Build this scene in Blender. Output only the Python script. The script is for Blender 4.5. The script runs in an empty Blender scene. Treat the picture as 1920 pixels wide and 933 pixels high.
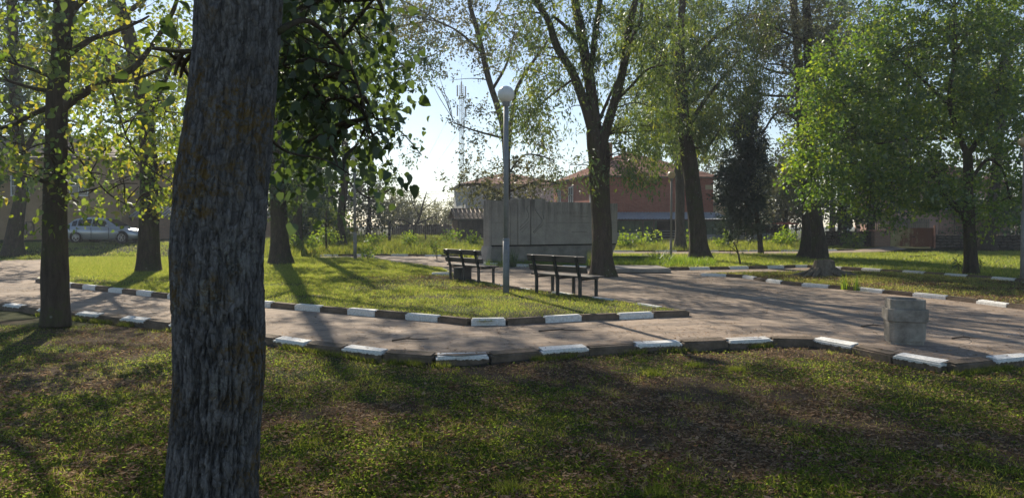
import bpy, bmesh, math, random
import numpy as np
from mathutils import Vector, Matrix
random.seed(7); RNG = np.random.default_rng(7)
S = bpy.context.scene; C = S.collection
# ------------------------------------------------------------------ camera, sky, sun
F = 1400.0; HC = 1.55; PITCH = math.atan(42.5/F)
cam = bpy.data.cameras.new('camera'); co = bpy.data.objects.new('camera', cam); C.objects.link(co)
cam.sensor_width = 36; cam.lens = F/1920*36; cam.clip_start = 0.05; cam.clip_end = 3000
co.location = (0, 0, HC); co.rotation_euler = (math.pi/2-PITCH, 0, 0); S.camera = co
SUN_EL, SUN_AZ = math.radians(31), math.radians(-20)      # azimuth measured from +Y towards +X
W = bpy.data.worlds.new('World'); S.world = W; W.use_nodes = True
nt = W.node_tree; nt.nodes.clear()
sky = nt.nodes.new('ShaderNodeTexSky'); sky.sky_type = 'NISHITA'; sky.sun_disc = False
sky.sun_elevation = SUN_EL; sky.sun_rotation = SUN_AZ; sky.dust_density = 0.15; sky.air_density = 1.0; sky.ozone_density = 2.0
bg = nt.nodes.new('ShaderNodeBackground'); bg.inputs[1].default_value = 0.077
wo = nt.nodes.new('ShaderNodeOutputWorld')
nt.links.new(sky.outputs[0], bg.inputs[0]); nt.links.new(bg.outputs[0], wo.inputs[0])
sl = bpy.data.lights.new('sun', 'SUN'); sl.energy = 5.0; sl.angle = math.radians(0.55); sl.color = (1, .89, .72)
so = bpy.data.objects.new('sun', sl); C.objects.link(so)
sd = Vector((math.sin(SUN_AZ)*math.cos(SUN_EL), math.cos(SUN_AZ)*math.cos(SUN_EL), math.sin(SUN_EL)))
so.rotation_euler = sd.to_track_quat('Z', 'Y').to_euler(); so.location = (0, 0, 30)
S.view_settings.view_transform = 'Standard'; S.view_settings.look = 'None'; S.view_settings.gamma = 1
S.view_settings.exposure = 0.72
S.render.resolution_x = 1024; S.render.resolution_y = 497
S.render.engine = 'CYCLES'
try:
    S.cycles.max_bounces = 6; S.cycles.diffuse_bounces = 3; S.cycles.transmission_bounces = 4; S.cycles.volume_bounces = 0
except Exception: pass

# ------------------------------------------------------------------ maths helpers
def sst(a, b, x):
    t = np.clip((x-a)/(b-a), 0, 1); return t*t*(3-2*t)
def hsh(i, j, k=0):
    n = (i.astype(np.int64)*374761393 + j.astype(np.int64)*668265263 + np.asarray(k).astype(np.int64)*2147483647*3) & 0xffffffff
    n = ((n ^ (n >> 13))*1274126177) & 0xffffffff; n = n ^ (n >> 16)
    return (n & 0xffff)/65535.0
def vn(x, y, z=None):
    x = np.asarray(x, float); y = np.asarray(y, float); z = np.zeros_like(x) if z is None else np.asarray(z, float)
    i, j, k = np.floor(x), np.floor(y), np.floor(z); u, v, w = x-i, y-j, z-k
    u = u*u*(3-2*u); v = v*v*(3-2*v); w = w*w*(3-2*w); r = 0
    for a in (0, 1):
        for b in (0, 1):
            for c in (0, 1):
                r = r + hsh(i+a, j+b, k+c)*(u if a else 1-u)*(v if b else 1-v)*(w if c else 1-w)
    return r
def fbm(x, y, z=None, o=4):
    s, a, t = 0, .5, 0; x = np.asarray(x, float); y = np.asarray(y, float); z = None if z is None else np.asarray(z, float)
    for q in range(o):
        f = 2.03**q; s = s + a*vn(x*f+q*17.3, y*f+q*5.1, None if z is None else z*f+q*3.7); t += a; a *= .5
    return s/t
def ray(px, py):
    a, b = (px-960)/F, (466.5-py)/F
    return Vector((a, math.cos(PITCH)+b*math.sin(PITCH), -math.sin(PITCH)+b*math.cos(PITCH)))
def P(px, py, Y):                     # point of the place seen at (px,py) of the photograph, Y metres ahead
    d = ray(px, py); t = Y/d.y; return Vector((d.x*t, Y, HC+d.z*t))
def rise(x, y):
    x = np.asarray(x, float); y = np.asarray(y, float)
    return .35*sst(36, 50, y) + .48*sst(35.5, 41, y)*sst(9, 15, -x)
def G(px, py, z0=0.0):                # point on the terrain
    d = ray(px, py); t = (z0-HC)/d.z
    for _ in range(30):
        x, y = d.x*t, d.y*t; t = .5*t + .5*(z0+float(rise(x, y))-HC)/d.z
    return Vector((d.x*t, d.y*t, HC+d.z*t))
def inpoly(x, y, poly):
    r = np.zeros(len(x), bool); n = len(poly)
    for i in range(n):
        x1, y1 = poly[i]; x2, y2 = poly[(i+1) % n]
        if y1 == y2: continue
        c = ((y1 > y) != (y2 > y)) & (x < (x2-x1)*(y-y1)/(y2-y1)+x1); r ^= c
    return r
# ------------------------------------------------------------------ object helpers
def tag(o, label=None, cat=None, group=None, kind=None):
    if label: o['label'] = label
    if cat: o['category'] = cat
    if group: o['group'] = group
    if kind: o['kind'] = kind
    return o
def thing(name, label, cat, loc=(0, 0, 0), rz=0, group=None):
    o = bpy.data.objects.new(name, None); C.objects.link(o); o.location = loc; o.rotation_euler = (0, 0, rz)
    o.empty_display_size = .2
    return tag(o, label, cat, group)
def mk(name, V, Fc, m, parent=None, smooth=False, kind=None, mats=None, mi=None):
    me = bpy.data.meshes.new(name); me.from_pydata([tuple(v) for v in V], [], [tuple(f) for f in Fc])
    for q in (mats or [m]): me.materials.append(q)
    if mi is not None: me.polygons.foreach_set('material_index', mi)
    if smooth: me.polygons.foreach_set('use_smooth', [True]*len(me.polygons))
    o = bpy.data.objects.new(name, me); C.objects.link(o); o.parent = parent
    if kind: o['kind'] = kind
    return o
def mkarr(name, V, K, m, parent=None, kind=None, var=None, smooth=False):
    """V: (n,K,3) separate K-gons, var: (n,) value per face"""
    n = len(V); me = bpy.data.meshes.new(name)
    me.vertices.add(n*K); me.vertices.foreach_set('co', V.astype(np.float32).ravel())
    me.loops.add(n*K); me.loops.foreach_set('vertex_index', np.arange(n*K, dtype=np.int32))
    me.polygons.add(n); me.polygons.foreach_set('loop_start', np.arange(0, n*K, K, dtype=np.int32))
    try: me.polygons.foreach_set('loop_total', np.full(n, K, dtype=np.int32))
    except Exception: pass
    if smooth: me.polygons.foreach_set('use_smooth', np.ones(n, bool))
    me.materials.append(m)
    if var is not None:
        a = me.attributes.new('var', 'FLOAT', 'POINT'); a.data.foreach_set('value', np.repeat(var, K).astype(np.float32))
    me.update(calc_edges=True); me.validate()
    o = bpy.data.objects.new(name, me); C.objects.link(o); o.parent = parent
    if kind: o['kind'] = kind
    return o
class MB:
    def __init__(s): s.V = []; s.F = []
    def add(s, V, Fc):
        b = len(s.V); s.V += [tuple(v) for v in V]; s.F += [tuple(i+b for i in f) for f in Fc]; return s
    def box(s, c, d, rz=0, M=None, bev=0):
        bm = bmesh.new(); bmesh.ops.create_cube(bm, size=1)
        bmesh.ops.scale(bm, vec=d, verts=bm.verts)
        if bev: bmesh.ops.bevel(bm, geom=bm.edges[:], offset=bev, segments=1, affect='EDGES', profile=.5)
        T = Matrix.Translation(c) @ Matrix.Rotation(rz, 4, 'Z')
        if M is not None: T = M @ T
        bm.verts.index_update()
        s.add([T @ v.co for v in bm.verts], [[v.index for v in f.verts] for f in bm.faces]); bm.free(); return s
    def beam(s, a, b, w, h=None, up=Vector((0, 0, 1))):
        a = Vector(a); b = Vector(b); h = h or w; d = (b-a).normalized()
        sx = d.cross(up);
        if sx.length < 1e-3: sx = d.cross(Vector((0, 1, 0)))
        sx.normalize(); sy = sx.cross(d)
        V = [p+sx*(w/2*i)+sy*(h/2*j) for p in (a, b) for i, j in ((-1, -1), (1, -1), (1, 1), (-1, 1))]
        return s.add(V, [(0, 1, 2, 3), (7, 6, 5, 4), (0, 4, 5, 1), (1, 5, 6, 2), (2, 6, 7, 3), (3, 7, 4, 0)])
    def tube(s, pts, rad, n=8, cap=True, wob=0, seed=0):
        pts = np.array([tuple(p) for p in pts], float); m = len(pts)
        rad = np.broadcast_to(np.asarray(rad, float), (m,))
        T = np.gradient(pts, axis=0); T /= np.linalg.norm(T, axis=1)[:, None]+1e-9
        u = np.cross(T[0], [0, 1, 0] if abs(T[0][1]) < .9 else [1, 0, 0]); u /= np.linalg.norm(u)
        A = np.arange(n)*2*math.pi/n; rings = []
        for i in range(m):
            u = u - T[i]*np.dot(u, T[i]); u /= np.linalg.norm(u)+1e-9; w = np.cross(T[i], u)
            r = rad[i]
            if wob: r = r*(1+wob*(vn(np.cos(A)*1.3+seed, np.sin(A)*1.3+seed*2, np.full(n, pts[i][2]*1.4))-.5)*2)
            rings.append(pts[i]+(np.cos(A)*r)[:, None]*u+(np.sin(A)*r)[:, None]*w)
        V = np.concatenate(rings); b = len(s.V); s.V += [tuple(v) for v in V]
        for i in range(m-1):
            for j in range(n):
                k = (j+1) % n; s.F.append((b+i*n+j, b+i*n+k, b+(i+1)*n+k, b+(i+1)*n+j))
        if cap: s.F.append(tuple(b+j for j in range(n))[::-1]); s.F.append(tuple(b+(m-1)*n+j for j in range(n)))
        return s
    def lathe(s, prof, n=24, c=(0, 0, 0)):
        b = len(s.V); m = len(prof)
        for r, z in prof:
            for j in range(n): s.V.append((c[0]+r*math.cos(j*2*math.pi/n), c[1]+r*math.sin(j*2*math.pi/n), c[2]+z))
        for i in range(m-1):
            for j in range(n):
                k = (j+1) % n; s.F.append((b+i*n+j, b+i*n+k, b+(i+1)*n+k, b+(i+1)*n+j))
        return s
    def build(s, name, m, parent=None, smooth=False, kind=None): return mk(name, s.V, s.F, m, parent, smooth, kind)
# ------------------------------------------------------------------ materials
class M:
    def __init__(s, name):
        s.m = bpy.data.materials.new(name); s.m.use_nodes = True; s.t = s.m.node_tree; s.t.nodes.clear()
        s.out = s.n('ShaderNodeOutputMaterial')
    def n(s, k, **kw):
        q = s.t.nodes.new(k)
        for a, b in kw.items(): setattr(q, a, b)
        return q
    def L(s, a, b): s.t.links.new(a, b)
    def set(s, sock, v):
        if hasattr(v, 'links') or hasattr(v, 'is_linked'): s.L(v, sock)
        else: sock.default_value = v if not isinstance(v, tuple) or len(v) == 4 or sock.type == 'VECTOR' else (*v, 1)
    def co(s, k='Object', sc=(1, 1, 1)):
        src = s.n('ShaderNodeNewGeometry').outputs['Position'] if k == 'World' else s.n('ShaderNodeTexCoord').outputs[k]
        if sc == (1, 1, 1): return src
        mp = s.n('ShaderNodeMapping'); s.L(src, mp.inputs[0]); mp.inputs['Scale'].default_value = sc; return mp.outputs[0]
    def noise(s, v, sc, det=5, ro=.6, dist=0):
        q = s.n('ShaderNodeTexNoise'); s.L(v, q.inputs['Vector']); q.inputs['Scale'].default_value = sc
        q.inputs['Detail'].default_value = det; q.inputs['Roughness'].default_value = ro; q.inputs['Distortion'].default_value = dist
        return q.outputs['Fac']
    def vor(s, v, sc, feat='F1', out='Distance', rnd=1):
        q = s.n('ShaderNodeTexVoronoi', feature=feat); s.L(v, q.inputs['Vector']); q.inputs['Scale'].default_value = sc
        q.inputs['Randomness'].default_value = rnd; return q.outputs[out]
    def ramp(s, f, st):
        q = s.n('ShaderNodeValToRGB'); s.L(f, q.inputs[0]); e = q.color_ramp.elements
        while len(e) < len(st): e.new(.5)
        for i, (p, c) in enumerate(st):
            e[i].position = p; e[i].color = (*c, 1) if isinstance(c, tuple) else (c, c, c, 1)
        return q.outputs[0]
    def mix(s, f, a, b, mode='MIX'):
        q = s.n('ShaderNodeMix', data_type='RGBA', blend_type=mode); s.set(q.inputs[0], f); s.set(q.inputs[6], a); s.set(q.inputs[7], b); return q.outputs[2]
    def math(s, op, a, b=0.):
        q = s.n('ShaderNodeMath', operation=op); s.set(q.inputs[0], a); s.set(q.inputs[1], b); return q.outputs[0]
    def attr(s, nm): return s.n('ShaderNodeAttribute', attribute_name=nm).outputs['Fac']
    def bump(s, h, st=.5, d=.02):
        q = s.n('ShaderNodeBump'); s.L(h, q.inputs['Height']); q.inputs['Strength'].default_value = st; q.inputs['Distance'].default_value = d; return q.outputs[0]
    def pr(s, col, rough=.85, metal=0, spec=.3, nrm=None, emit=None, coat=0):
        q = s.n('ShaderNodeBsdfPrincipled'); s.set(q.inputs['Base Color'], col); s.set(q.inputs['Roughness'], rough)
        q.inputs['Metallic'].default_value = metal; q.inputs['Specular IOR Level'].default_value = spec
        if coat: q.inputs['Coat Weight'].default_value = coat
        if nrm is not None: s.L(nrm, q.inputs['Normal'])
        s.L(q.outputs[0], s.out.inputs[0]); return s.m
def leafmat(name, dif, trans, ft=.5, gl=.06):
    """dif / trans: two colours mixed by the per-leaf value"""
    q = M(name); v = q.attr('var'); w = q.noise(q.co('World'), 9, 2)
    dc = q.ramp(v, dif); tc = q.ramp(v, trans)
    dc = q.mix(.5, dc, q.mix(w, (.3, .3, .3), (1.5, 1.5, 1.5)), 'MULTIPLY')
    a = q.n('ShaderNodeBsdfDiffuse'); b = q.n('ShaderNodeBsdfTranslucent'); g = q.n('ShaderNodeBsdfGlossy'); g.inputs['Roughness'].default_value = .45
    g.inputs['Color'].default_value = (.9, .95, 1, 1)
    q.L(dc, a.inputs[0]); q.L(tc, b.inputs[0])
    m1 = q.n('ShaderNodeMixShader'); m1.inputs[0].default_value = ft; q.L(a.outputs[0], m1.inputs[1]); q.L(b.outputs[0], m1.inputs[2])
    m2 = q.n('ShaderNodeMixShader'); m2.inputs[0].default_value = gl; q.L(m1.outputs[0], m2.inputs[1]); q.L(g.outputs[0], m2.inputs[2])
    q.L(m2.outputs[0], q.out.inputs[0]); return q.m
def concrete(name, base, dark, sc=2.0, streak=False, bump=.25, speck=True):
    q = M(name); c = q.co('Object'); n1 = q.noise(c, sc, 8, .65); n2 = q.noise(c, sc*9, 4, .6)
    col = q.mix(q.ramp(n1, [(.35, 0.), (.7, 1.)]), dark, base)
    if streak:
        st = q.noise(q.co('Object', (3.2, 3.2, .3)), 1.3, 6, .75); top = q.n('ShaderNodeSeparateXYZ'); q.L(c, top.inputs[0])
        f = q.math('MULTIPLY', q.ramp(st, [(.42, 0.), (.62, 1.)]), q.ramp(q.math('MULTIPLY', top.outputs[2], .38), [(.55, .06), (.98, .9)]))
        col = q.mix(f, col, tuple(x*.42 for x in dark))
    if speck: col = q.mix(.35, col, q.mix(n2, (.55, .55, .55), (1.35, 1.35, 1.35)), 'MULTIPLY')
    return q.pr(col, .9, spec=.2, nrm=q.bump(q.math('ADD', n1, n2), bump, .02))
def plain(name, col, rough=.6, metal=0, spec=.4, var=.25, sc=6, bump=.1):
    q = M(name); c = q.co('Object'); n1 = q.noise(c, sc, 6, .65)
    return q.pr(q.mix(q.ramp(n1, [(.3, 0.), (.7, 1.)]), tuple(x*(1-var) for x in col), tuple(min(1, x*(1+var)) for x in col)), rough, metal, spec, q.bump(n1, bump, .01))
def barkmat(name, dark, light, lichen=None, sc=1.0, ladd=0.):
    q = M(name); c = q.co('Object', (9*sc, 9*sc, 1.8*sc)); n1 = q.noise(c, 1.6, 9, .7, .6); v = q.vor(c, 1.3); c2 = q.co('Object')
    h = q.math('ADD', q.math('MULTIPLY', v, .8), n1)
    col = q.ramp(n1, [(.3, dark), (.55, tuple((a+b)/2 for a, b in zip(dark, light))), (.75, light)])
    if lichen:
        l1 = q.noise(c2, 2.1, 7, .7); l2 = q.noise(c2, 22, 4, .7)
        f = q.math('MULTIPLY', q.ramp(l1, [(.47-ladd, 0.), (.60-ladd, 1.)]), q.ramp(l2, [(.38, 0.), (.58, 1.)]))
        col = q.mix(f, col, lichen)
        l3 = q.vor(c2, 7); f2 = q.math('MULTIPLY', q.ramp(l3, [(.10, 1.), (.2, 0.)]), q.ramp(q.noise(c2, 1.7, 3), [(.5, 0.), (.62, 1.)]))
        col = q.mix(q.math('MULTIPLY', f2, .7), col, (.22, .23, .20))
    return q.pr(col, .95, spec=.12, nrm=q.bump(h, .9, .03))
MT = {}
MT['bark'] = barkmat('bark', (.035, .027, .02), (.13, .10, .075), (.07, .075, .03))
MT['bark_grey'] = barkmat('bark_grey', (.05, .045, .038), (.16, .145, .12))
def mlinden():
    q = M('linden_bark'); c = q.co('Object'); cs = q.co('Object', (1, 1, .3)); n1 = q.noise(cs, 30, 8, .75, .3); n2 = q.noise(c, 85, 4, .7); n3 = q.noise(c, 2.6, 5, .6); v = q.vor(q.co('Object', (1, 1, .42)), 34, 'DISTANCE_TO_EDGE')
    g = q.attr('fur')
    col = q.mix(q.ramp(n1, [(.36, 0.), (.64, 1.)]), (.10, .092, .092), (.34, .325, .32))
    col = q.mix(q.ramp(n3, [(.3, 0.), (.7, .45)]), col, (.10, .105, .10))
    col = q.mix(.7, col, q.mix(n2, (.35, .35, .35), (1.65, 1.65, 1.65)), 'MULTIPLY')
    col = q.mix(q.ramp(v, [(.02, .35), (.10, 0.)]), col, (.02, .017, .016)); col = q.mix(q.math('MULTIPLY', g, .6), col, (.03, .027, .027))
    f = q.math('MULTIPLY', q.ramp(n3, [(.50, 0.), (.58, 1.)]), q.ramp(q.noise(c, 28, 6, .75), [(.46, 0.), (.56, 1.)])); col = q.mix(q.math('MULTIPLY', f, .8), col, (.20, .125, .03))
    f3 = q.math('MULTIPLY', q.ramp(q.noise(c, 3.7, 5, .6), [(.55, 0.), (.62, 1.)]), q.ramp(q.noise(c, 60, 4, .7), [(.5, 0.), (.6, 1.)])); col = q.mix(q.math('MULTIPLY', f3, .7), col, (.30, .31, .28))
    return q.pr(col, .95, spec=.15, nrm=q.bump(q.math('ADD', q.math('MULTIPLY', v, 2.), q.math('ADD', n1, q.math('MULTIPLY', n2, .8))), 1., .022))
MT['bark_lichen'] = mlinden()
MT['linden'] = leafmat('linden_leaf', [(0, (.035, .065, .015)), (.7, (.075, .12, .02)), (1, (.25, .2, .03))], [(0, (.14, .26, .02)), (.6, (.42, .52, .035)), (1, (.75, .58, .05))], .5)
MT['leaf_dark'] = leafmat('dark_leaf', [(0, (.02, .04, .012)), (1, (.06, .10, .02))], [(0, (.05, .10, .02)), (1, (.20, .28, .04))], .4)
MT['leaf_mid'] = leafmat('mid_leaf', [(0, (.03, .055, .015)), (.8, (.07, .11, .022)), (1, (.16, .15, .03))], [(0, (.06, .12, .015)), (.75, (.24, .32, .03)), (1, (.55, .55, .05))], .45)
MT['leaf_bright'] = leafmat('maple_leaf', [(0, (.022, .055, .012)), (1, (.07, .12, .02))], [(0, (.08, .19, .015)), (.55, (.26, .42, .025)), (1, (.66, .74, .04))], .5)
MT['leaf_grey'] = leafmat('greyish_leaf', [(0, (.05, .06, .03)), (1, (.13, .13, .06))], [(0, (.09, .11, .04)), (1, (.32, .30, .09))], .38)
MT['conifer'] = leafmat('evergreen_leaf', [(0, (.012, .022, .01)), (1, (.035, .055, .02))], [(0, (.02, .04, .01)), (1, (.06, .10, .02))], .25)
MT['grass'] = leafmat('grass_blade', [(0, (.035, .065, .012)), (.6, (.085, .125, .022)), (1, (.28, .23, .09))], [(0, (.22, .34, .025)), (.6, (.52, .58, .085)), (1, (.75, .62, .18))], .5, .03)
MT['grass_dull'] = leafmat('verge_blade', [(0, (.03, .05, .014)), (.6, (.075, .10, .025)), (1, (.26, .20, .10))], [(0, (.24, .36, .03)), (.6, (.62, .68, .08)), (1, (.8, .65, .22))], .5, .0)
MT['weed_dull'] = leafmat('verge_weed', [(0, (.03, .055, .014)), (1, (.08, .12, .03))], [(0, (.2, .36, .03)), (1, (.6, .70, .08))], .5, .0)
MT['weed_field'] = leafmat('field_weed', [(0, (.04, .065, .018)), (.7, (.10, .12, .03)), (1, (.24, .18, .08))], [(0, (.16, .26, .03)), (.7, (.48, .50, .06)), (1, (.6, .48, .15))], .5, .03)
MT['weed'] = leafmat('weed_leaf', [(0, (.03, .07, .012)), (1, (.09, .14, .02))], [(0, (.14, .30, .02)), (1, (.5, .6, .04))], .5, .04)
MT['litter'] = leafmat('dead_leaf', [(0, (.07, .042, .025)), (.5, (.17, .11, .065)), (.9, (.43, .32, .21)), (1, (.48, .2, .06))], [(0, (.12, .07, .03)), (1, (.6, .38, .16))], .25, .0)
MT['post'] = plain('weathered_post', (.10, .085, .07), .9, var=.4, sc=12)
MT['kerb'] = concrete('kerb_concrete', (.25, .19, .145), (.08, .065, .045), 3, bump=.6)
def mpaint(nm='kerb_white_paint', zl=-.13):
    q = M(nm); c = q.co('World'); n = q.noise(c, 14, 8, .7); n2 = q.noise(c, 3.1, 4, .6); n3 = q.noise(c, 32, 4, .7)
    sp = q.n('ShaderNodeSeparateXYZ'); q.L(q.co('Object'), sp.inputs[0])
    zf = q.ramp(q.math('ADD', q.math('ADD', q.math('MULTIPLY', sp.outputs[2], 8.), .5-zl*8), q.math('MULTIPLY', q.math('SUBTRACT', n, .5), .7)), [(.45, 0.), (.52, 1.)])
    f = q.math('MULTIPLY', zf, q.ramp(q.math('ADD', q.math('MULTIPLY', n3, .45), q.math('MULTIPLY', n2, .55)), [(.33, 0.), (.38, 1.)]))
    base = q.mix(q.ramp(n, [(.35, 0.), (.7, 1.)]), (.08, .065, .045), (.25, .19, .145))
    col = q.mix(f, base, q.mix(q.ramp(n3, [(.35, 0.), (.65, 1.)]), (.60, .585, .54), (.84, .84, .82)))
    return q.pr(col, .8, spec=.25, nrm=q.bump(n, .35, .01))
MT['paint'] = mpaint(); MT['paint_top'] = mpaint('kerb_white_paint_top_only', -.042)
def mpath():
    q = M('dusty_asphalt'); c = q.co('World'); n1 = q.noise(c, .45, 7, .6); n2 = q.noise(c, 5, 6, .65); n3 = q.noise(c, 60, 3, .6)
    n4 = q.noise(q.co('World', (1, 2.2, 1)), 1.6, 6, .65, .4)
    col = q.ramp(n1, [(.3, (.21, .16, .12)), (.5, (.33, .25, .185)), (.7, (.43, .33, .245))])
    col = q.mix(q.ramp(n4, [(.48, 0.), (.62, .75)]), col, (.15, .125, .105))
    col = q.mix(q.ramp(n2, [(.52, 0.), (.7, .8)]), col, (.44, .35, .28))
    col = q.mix(.8, col, q.mix(n3, (.45, .45, .45), (1.5, 1.5, 1.5)), 'MULTIPLY')
    cr = q.n('ShaderNodeVectorMath', operation='ADD'); q.L(c, cr.inputs[0])
    nn = q.n('ShaderNodeTexNoise'); q.L(c, nn.inputs['Vector']); nn.inputs['Scale'].default_value = 1.3; q.L(nn.outputs['Color'], cr.inputs[1])
    e = q.vor(cr.outputs[0], .55, 'DISTANCE_TO_EDGE'); ce = q.ramp(e, [(.002, .7), (.009, 0.)])
    col = q.mix(q.math('MULTIPLY', ce, .55), col, (.06, .05, .042))
    n5 = q.noise(c, .9, 8, .75, .8); col = q.mix(q.ramp(n5, [(.56, 0.), (.66, .55)]), col, (.50, .41, .33)); n6 = q.noise(c, 2.7, 8, .8); col = q.mix(q.ramp(n6, [(.57, 0.), (.67, .6)]), col, (.10, .08, .065))
    pz = q.vor(c, 22); peb = q.ramp(pz, [(.08, 1.), (.16, 0.)]); col = q.mix(q.math('MULTIPLY', peb, .5), col, (.36, .31, .27))
    h = q.math('SUBTRACT', q.math('ADD', q.math('MULTIPLY', n3, .35), q.math('ADD', n2, q.math('MULTIPLY', peb, .3))), q.math('MULTIPLY', ce, .8))
    return q.pr(col, .92, spec=.25, nrm=q.bump(h, .6, .02))
MT['path'] = mpath()
def mground(name, g, d, useattr):
    q = M(name); c = q.co('World'); n1 = q.noise(c, 1.1, 8, .68); n2 = q.noise(c, 18, 6, .7); n3 = q.noise(c, 90, 3, .7)
    f = q.attr('grass') if useattr else q.ramp(n1, [(.40, 1.), (.60, 0.)])
    f = q.ramp(q.math('ADD', f, q.math('MULTIPLY', q.math('SUBTRACT', n2, .5), .9)), [(.3, 0.), (.7, 1.)])
    gc = q.ramp(n2, [(.3, tuple(x*.5 for x in g)), (.7, g)]); dc = q.ramp(n2, [(.3, tuple(x*.45 for x in d)), (.62, d), (.8, tuple(x*1.7 for x in d))])
    col = q.mix(.7, q.mix(f, dc, gc), q.mix(n3, (.4, .4, .4), (1.6, 1.6, 1.6)), 'MULTIPLY')
    return q.pr(col, 1, spec=.1, nrm=q.bump(q.math('ADD', n2, n3), .8, .03))
MT['ground'] = mground('park_ground', (.075, .085, .03), (.13, .092, .06), True)
MT['lawn'] = mground('lawn_soil', (.10, .13, .03), (.11, .10, .045), False)
MT['lawn_dry'] = mground('dry_soil', (.10, .11, .04), (.17, .125, .075), False)
def mbrick(name, c1, c2, mo, sx=4, bw=.25, rh=.075, rot=None):
    q = M(name); c = q.co('Object'); sp = q.n('ShaderNodeSeparateXYZ'); q.L(c, sp.inputs[0]); cb = q.n('ShaderNodeCombineXYZ')
    q.L(q.math('ADD', sp.outputs[0], sp.outputs[1]), cb.inputs[0]); q.L(sp.outputs[2], cb.inputs[1])
    b = q.n('ShaderNodeTexBrick'); q.L(cb.outputs[0], b.inputs['Vector']); b.inputs['Scale'].default_value = 1
    b.inputs['Brick Width'].default_value = bw; b.inputs['Row Height'].default_value = rh; b.inputs['Mortar Size'].default_value = .008
    b.inputs['Color1'].default_value = (*c1, 1); b.inputs['Color2'].default_value = (*c2, 1); b.inputs['Mortar'].default_value = (*mo, 1)
    n = q.noise(c, .9, 6, .6); n2 = q.noise(c, 12, 3)
    col = q.mix(.7, b.outputs[0], q.mix(n, (.55, .55, .55), (1.35, 1.35, 1.35)), 'MULTIPLY')
    col = q.mix(.5, col, q.mix(n2, (.5, .5, .5), (1.4, 1.4, 1.4)), 'MULTIPLY')
    return q.pr(col, .9, spec=.2, nrm=q.bump(q.math('ADD', b.outputs['Fac'], n2), -.5, .01))
MT['brick'] = mbrick('red_brick', (.36, .09, .055), (.46, .14, .085), (.32, .22, .17))
MT['brick2'] = mbrick('old_brown_brick', (.26, .15, .10), (.33, .19, .12), (.28, .23, .18))
MT['plaster'] = concrete('ochre_plaster', (.42, .30, .18), (.30, .21, .12), .6, bump=.2)
MT['white_plaster'] = concrete('pale_plaster', (.52, .52, .50), (.42, .42, .41), .5, bump=.1)
MT['pink_plaster'] = concrete('pink_plaster', (.50, .32, .26), (.40, .25, .2), .5, bump=.1)
MT['cream'] = concrete('cream_plaster', (.55, .42, .26), (.45, .34, .2), .5, bump=.1)
MT['tile'] = plain('roof_tile', (.36, .17, .11), .8, var=.45, sc=5, bump=.3)
MT['tile_old'] = plain('old_roof_tile', (.27, .20, .14), .75, var=.5, sc=5, bump=.3)
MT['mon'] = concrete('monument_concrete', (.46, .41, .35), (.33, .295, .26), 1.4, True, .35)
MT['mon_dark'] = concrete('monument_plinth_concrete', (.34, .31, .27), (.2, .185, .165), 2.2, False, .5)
MT['bin'] = concrete('bin_concrete', (.45, .41, .35), (.19, .17, .145), 4.2, False, .6)
MT['slab'] = concrete('slab_concrete', (.36, .33, .29), (.22, .2, .18), 2.5, False, .4)
MT['pole'] = plain('grey_painted_steel', (.22, .23, .24), .5, 0, .5, .15, 8)
MT['pole_c'] = concrete('concrete_pole', (.33, .31, .28), (.24, .22, .2), 4, bump=.2)
MT['bench_metal'] = plain('dark_bench_steel', (.018, .022, .024), .45, 0, .5, .3, 14)
def mwood(name, a, b, sc=(2, 26, 26)):
    q = M(name); n = q.noise(q.co('Object', sc), 1.4, 7, .65, .4); n2 = q.noise(q.co('Object'), 4, 4)
    col = q.mix(.4, q.ramp(n, [(.3, a), (.7, b)]), q.mix(n2, (.5, .5, .5), (1.4, 1.4, 1.4)), 'MULTIPLY')
    return q.pr(col, .75, spec=.35, nrm=q.bump(n, .5, .008))
MT['plank'] = mwood('weathered_plank', (.045, .038, .034), (.15, .13, .115))
MT['board'] = mwood('old_dark_board', (.03, .024, .02), (.11, .085, .065), (26, 26, 2))
MT['pale'] = mwood('grey_paling', (.12, .11, .09), (.28, .25, .2), (26, 26, 2))
MT['green_board'] = plain('faded_green_paint', (.055, .10, .055), .7, var=.3, sc=3)
MT['sheet'] = plain('corrugated_grey_sheet', (.22, .24, .26), .55, .3, .5, .3, 3)
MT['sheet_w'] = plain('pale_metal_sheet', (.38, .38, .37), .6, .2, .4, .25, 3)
MT['dark'] = plain('dark_interior', (.012, .011, .010), .9)
def mgate():
    q = M('rusty_yellow_gate'); c = q.co('Object'); n = q.noise(q.co('Object', (1, 1, .5)), 2.4, 8, .7); s2 = q.n('ShaderNodeSeparateXYZ'); q.L(c, s2.inputs[0])
    f = q.ramp(q.math('ADD', n, q.math('MULTIPLY', s2.outputs[0], .16)), [(.55, 0.), (.74, 1.)])
    return q.pr(q.mix(f, (.36, .29, .14), q.mix(n, (.11, .04, .02), (.23, .09, .045))), .8, spec=.25, nrm=q.bump(n, .4, .01))
MT['gate'] = mgate()
MT['stone'] = concrete('rubble_stone', (.24, .20, .16), (.09, .075, .06), 3.5, False, .5)
MT['mortar'] = concrete('rubble_mortar', (.12, .10, .08), (.05, .045, .035), 3, False, .5)
MT['globe'] = plain('frosted_globe', (.78, .77, .74), .3, 0, .5, .04, 3, 0)
MT['globe_y'] = plain('yellowed_globe', (.62, .47, .28), .4, 0, .5, .15, 8, 0)
MT['car'] = M('silver_car_paint').pr((.42, .45, .50), .28, .55, .5, coat=.6)
MT['glass'] = M('car_glass').pr((.015, .02, .025), .06, 0, .8)
MT['win'] = M('window_glass').pr((.03, .04, .05), .08, 0, .8)
MT['white_frame'] = plain('white_frame_paint', (.7, .7, .68), .6, var=.1)
MT['rubber'] = plain('tyre_rubber', (.015, .015, .016), .8)
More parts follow.
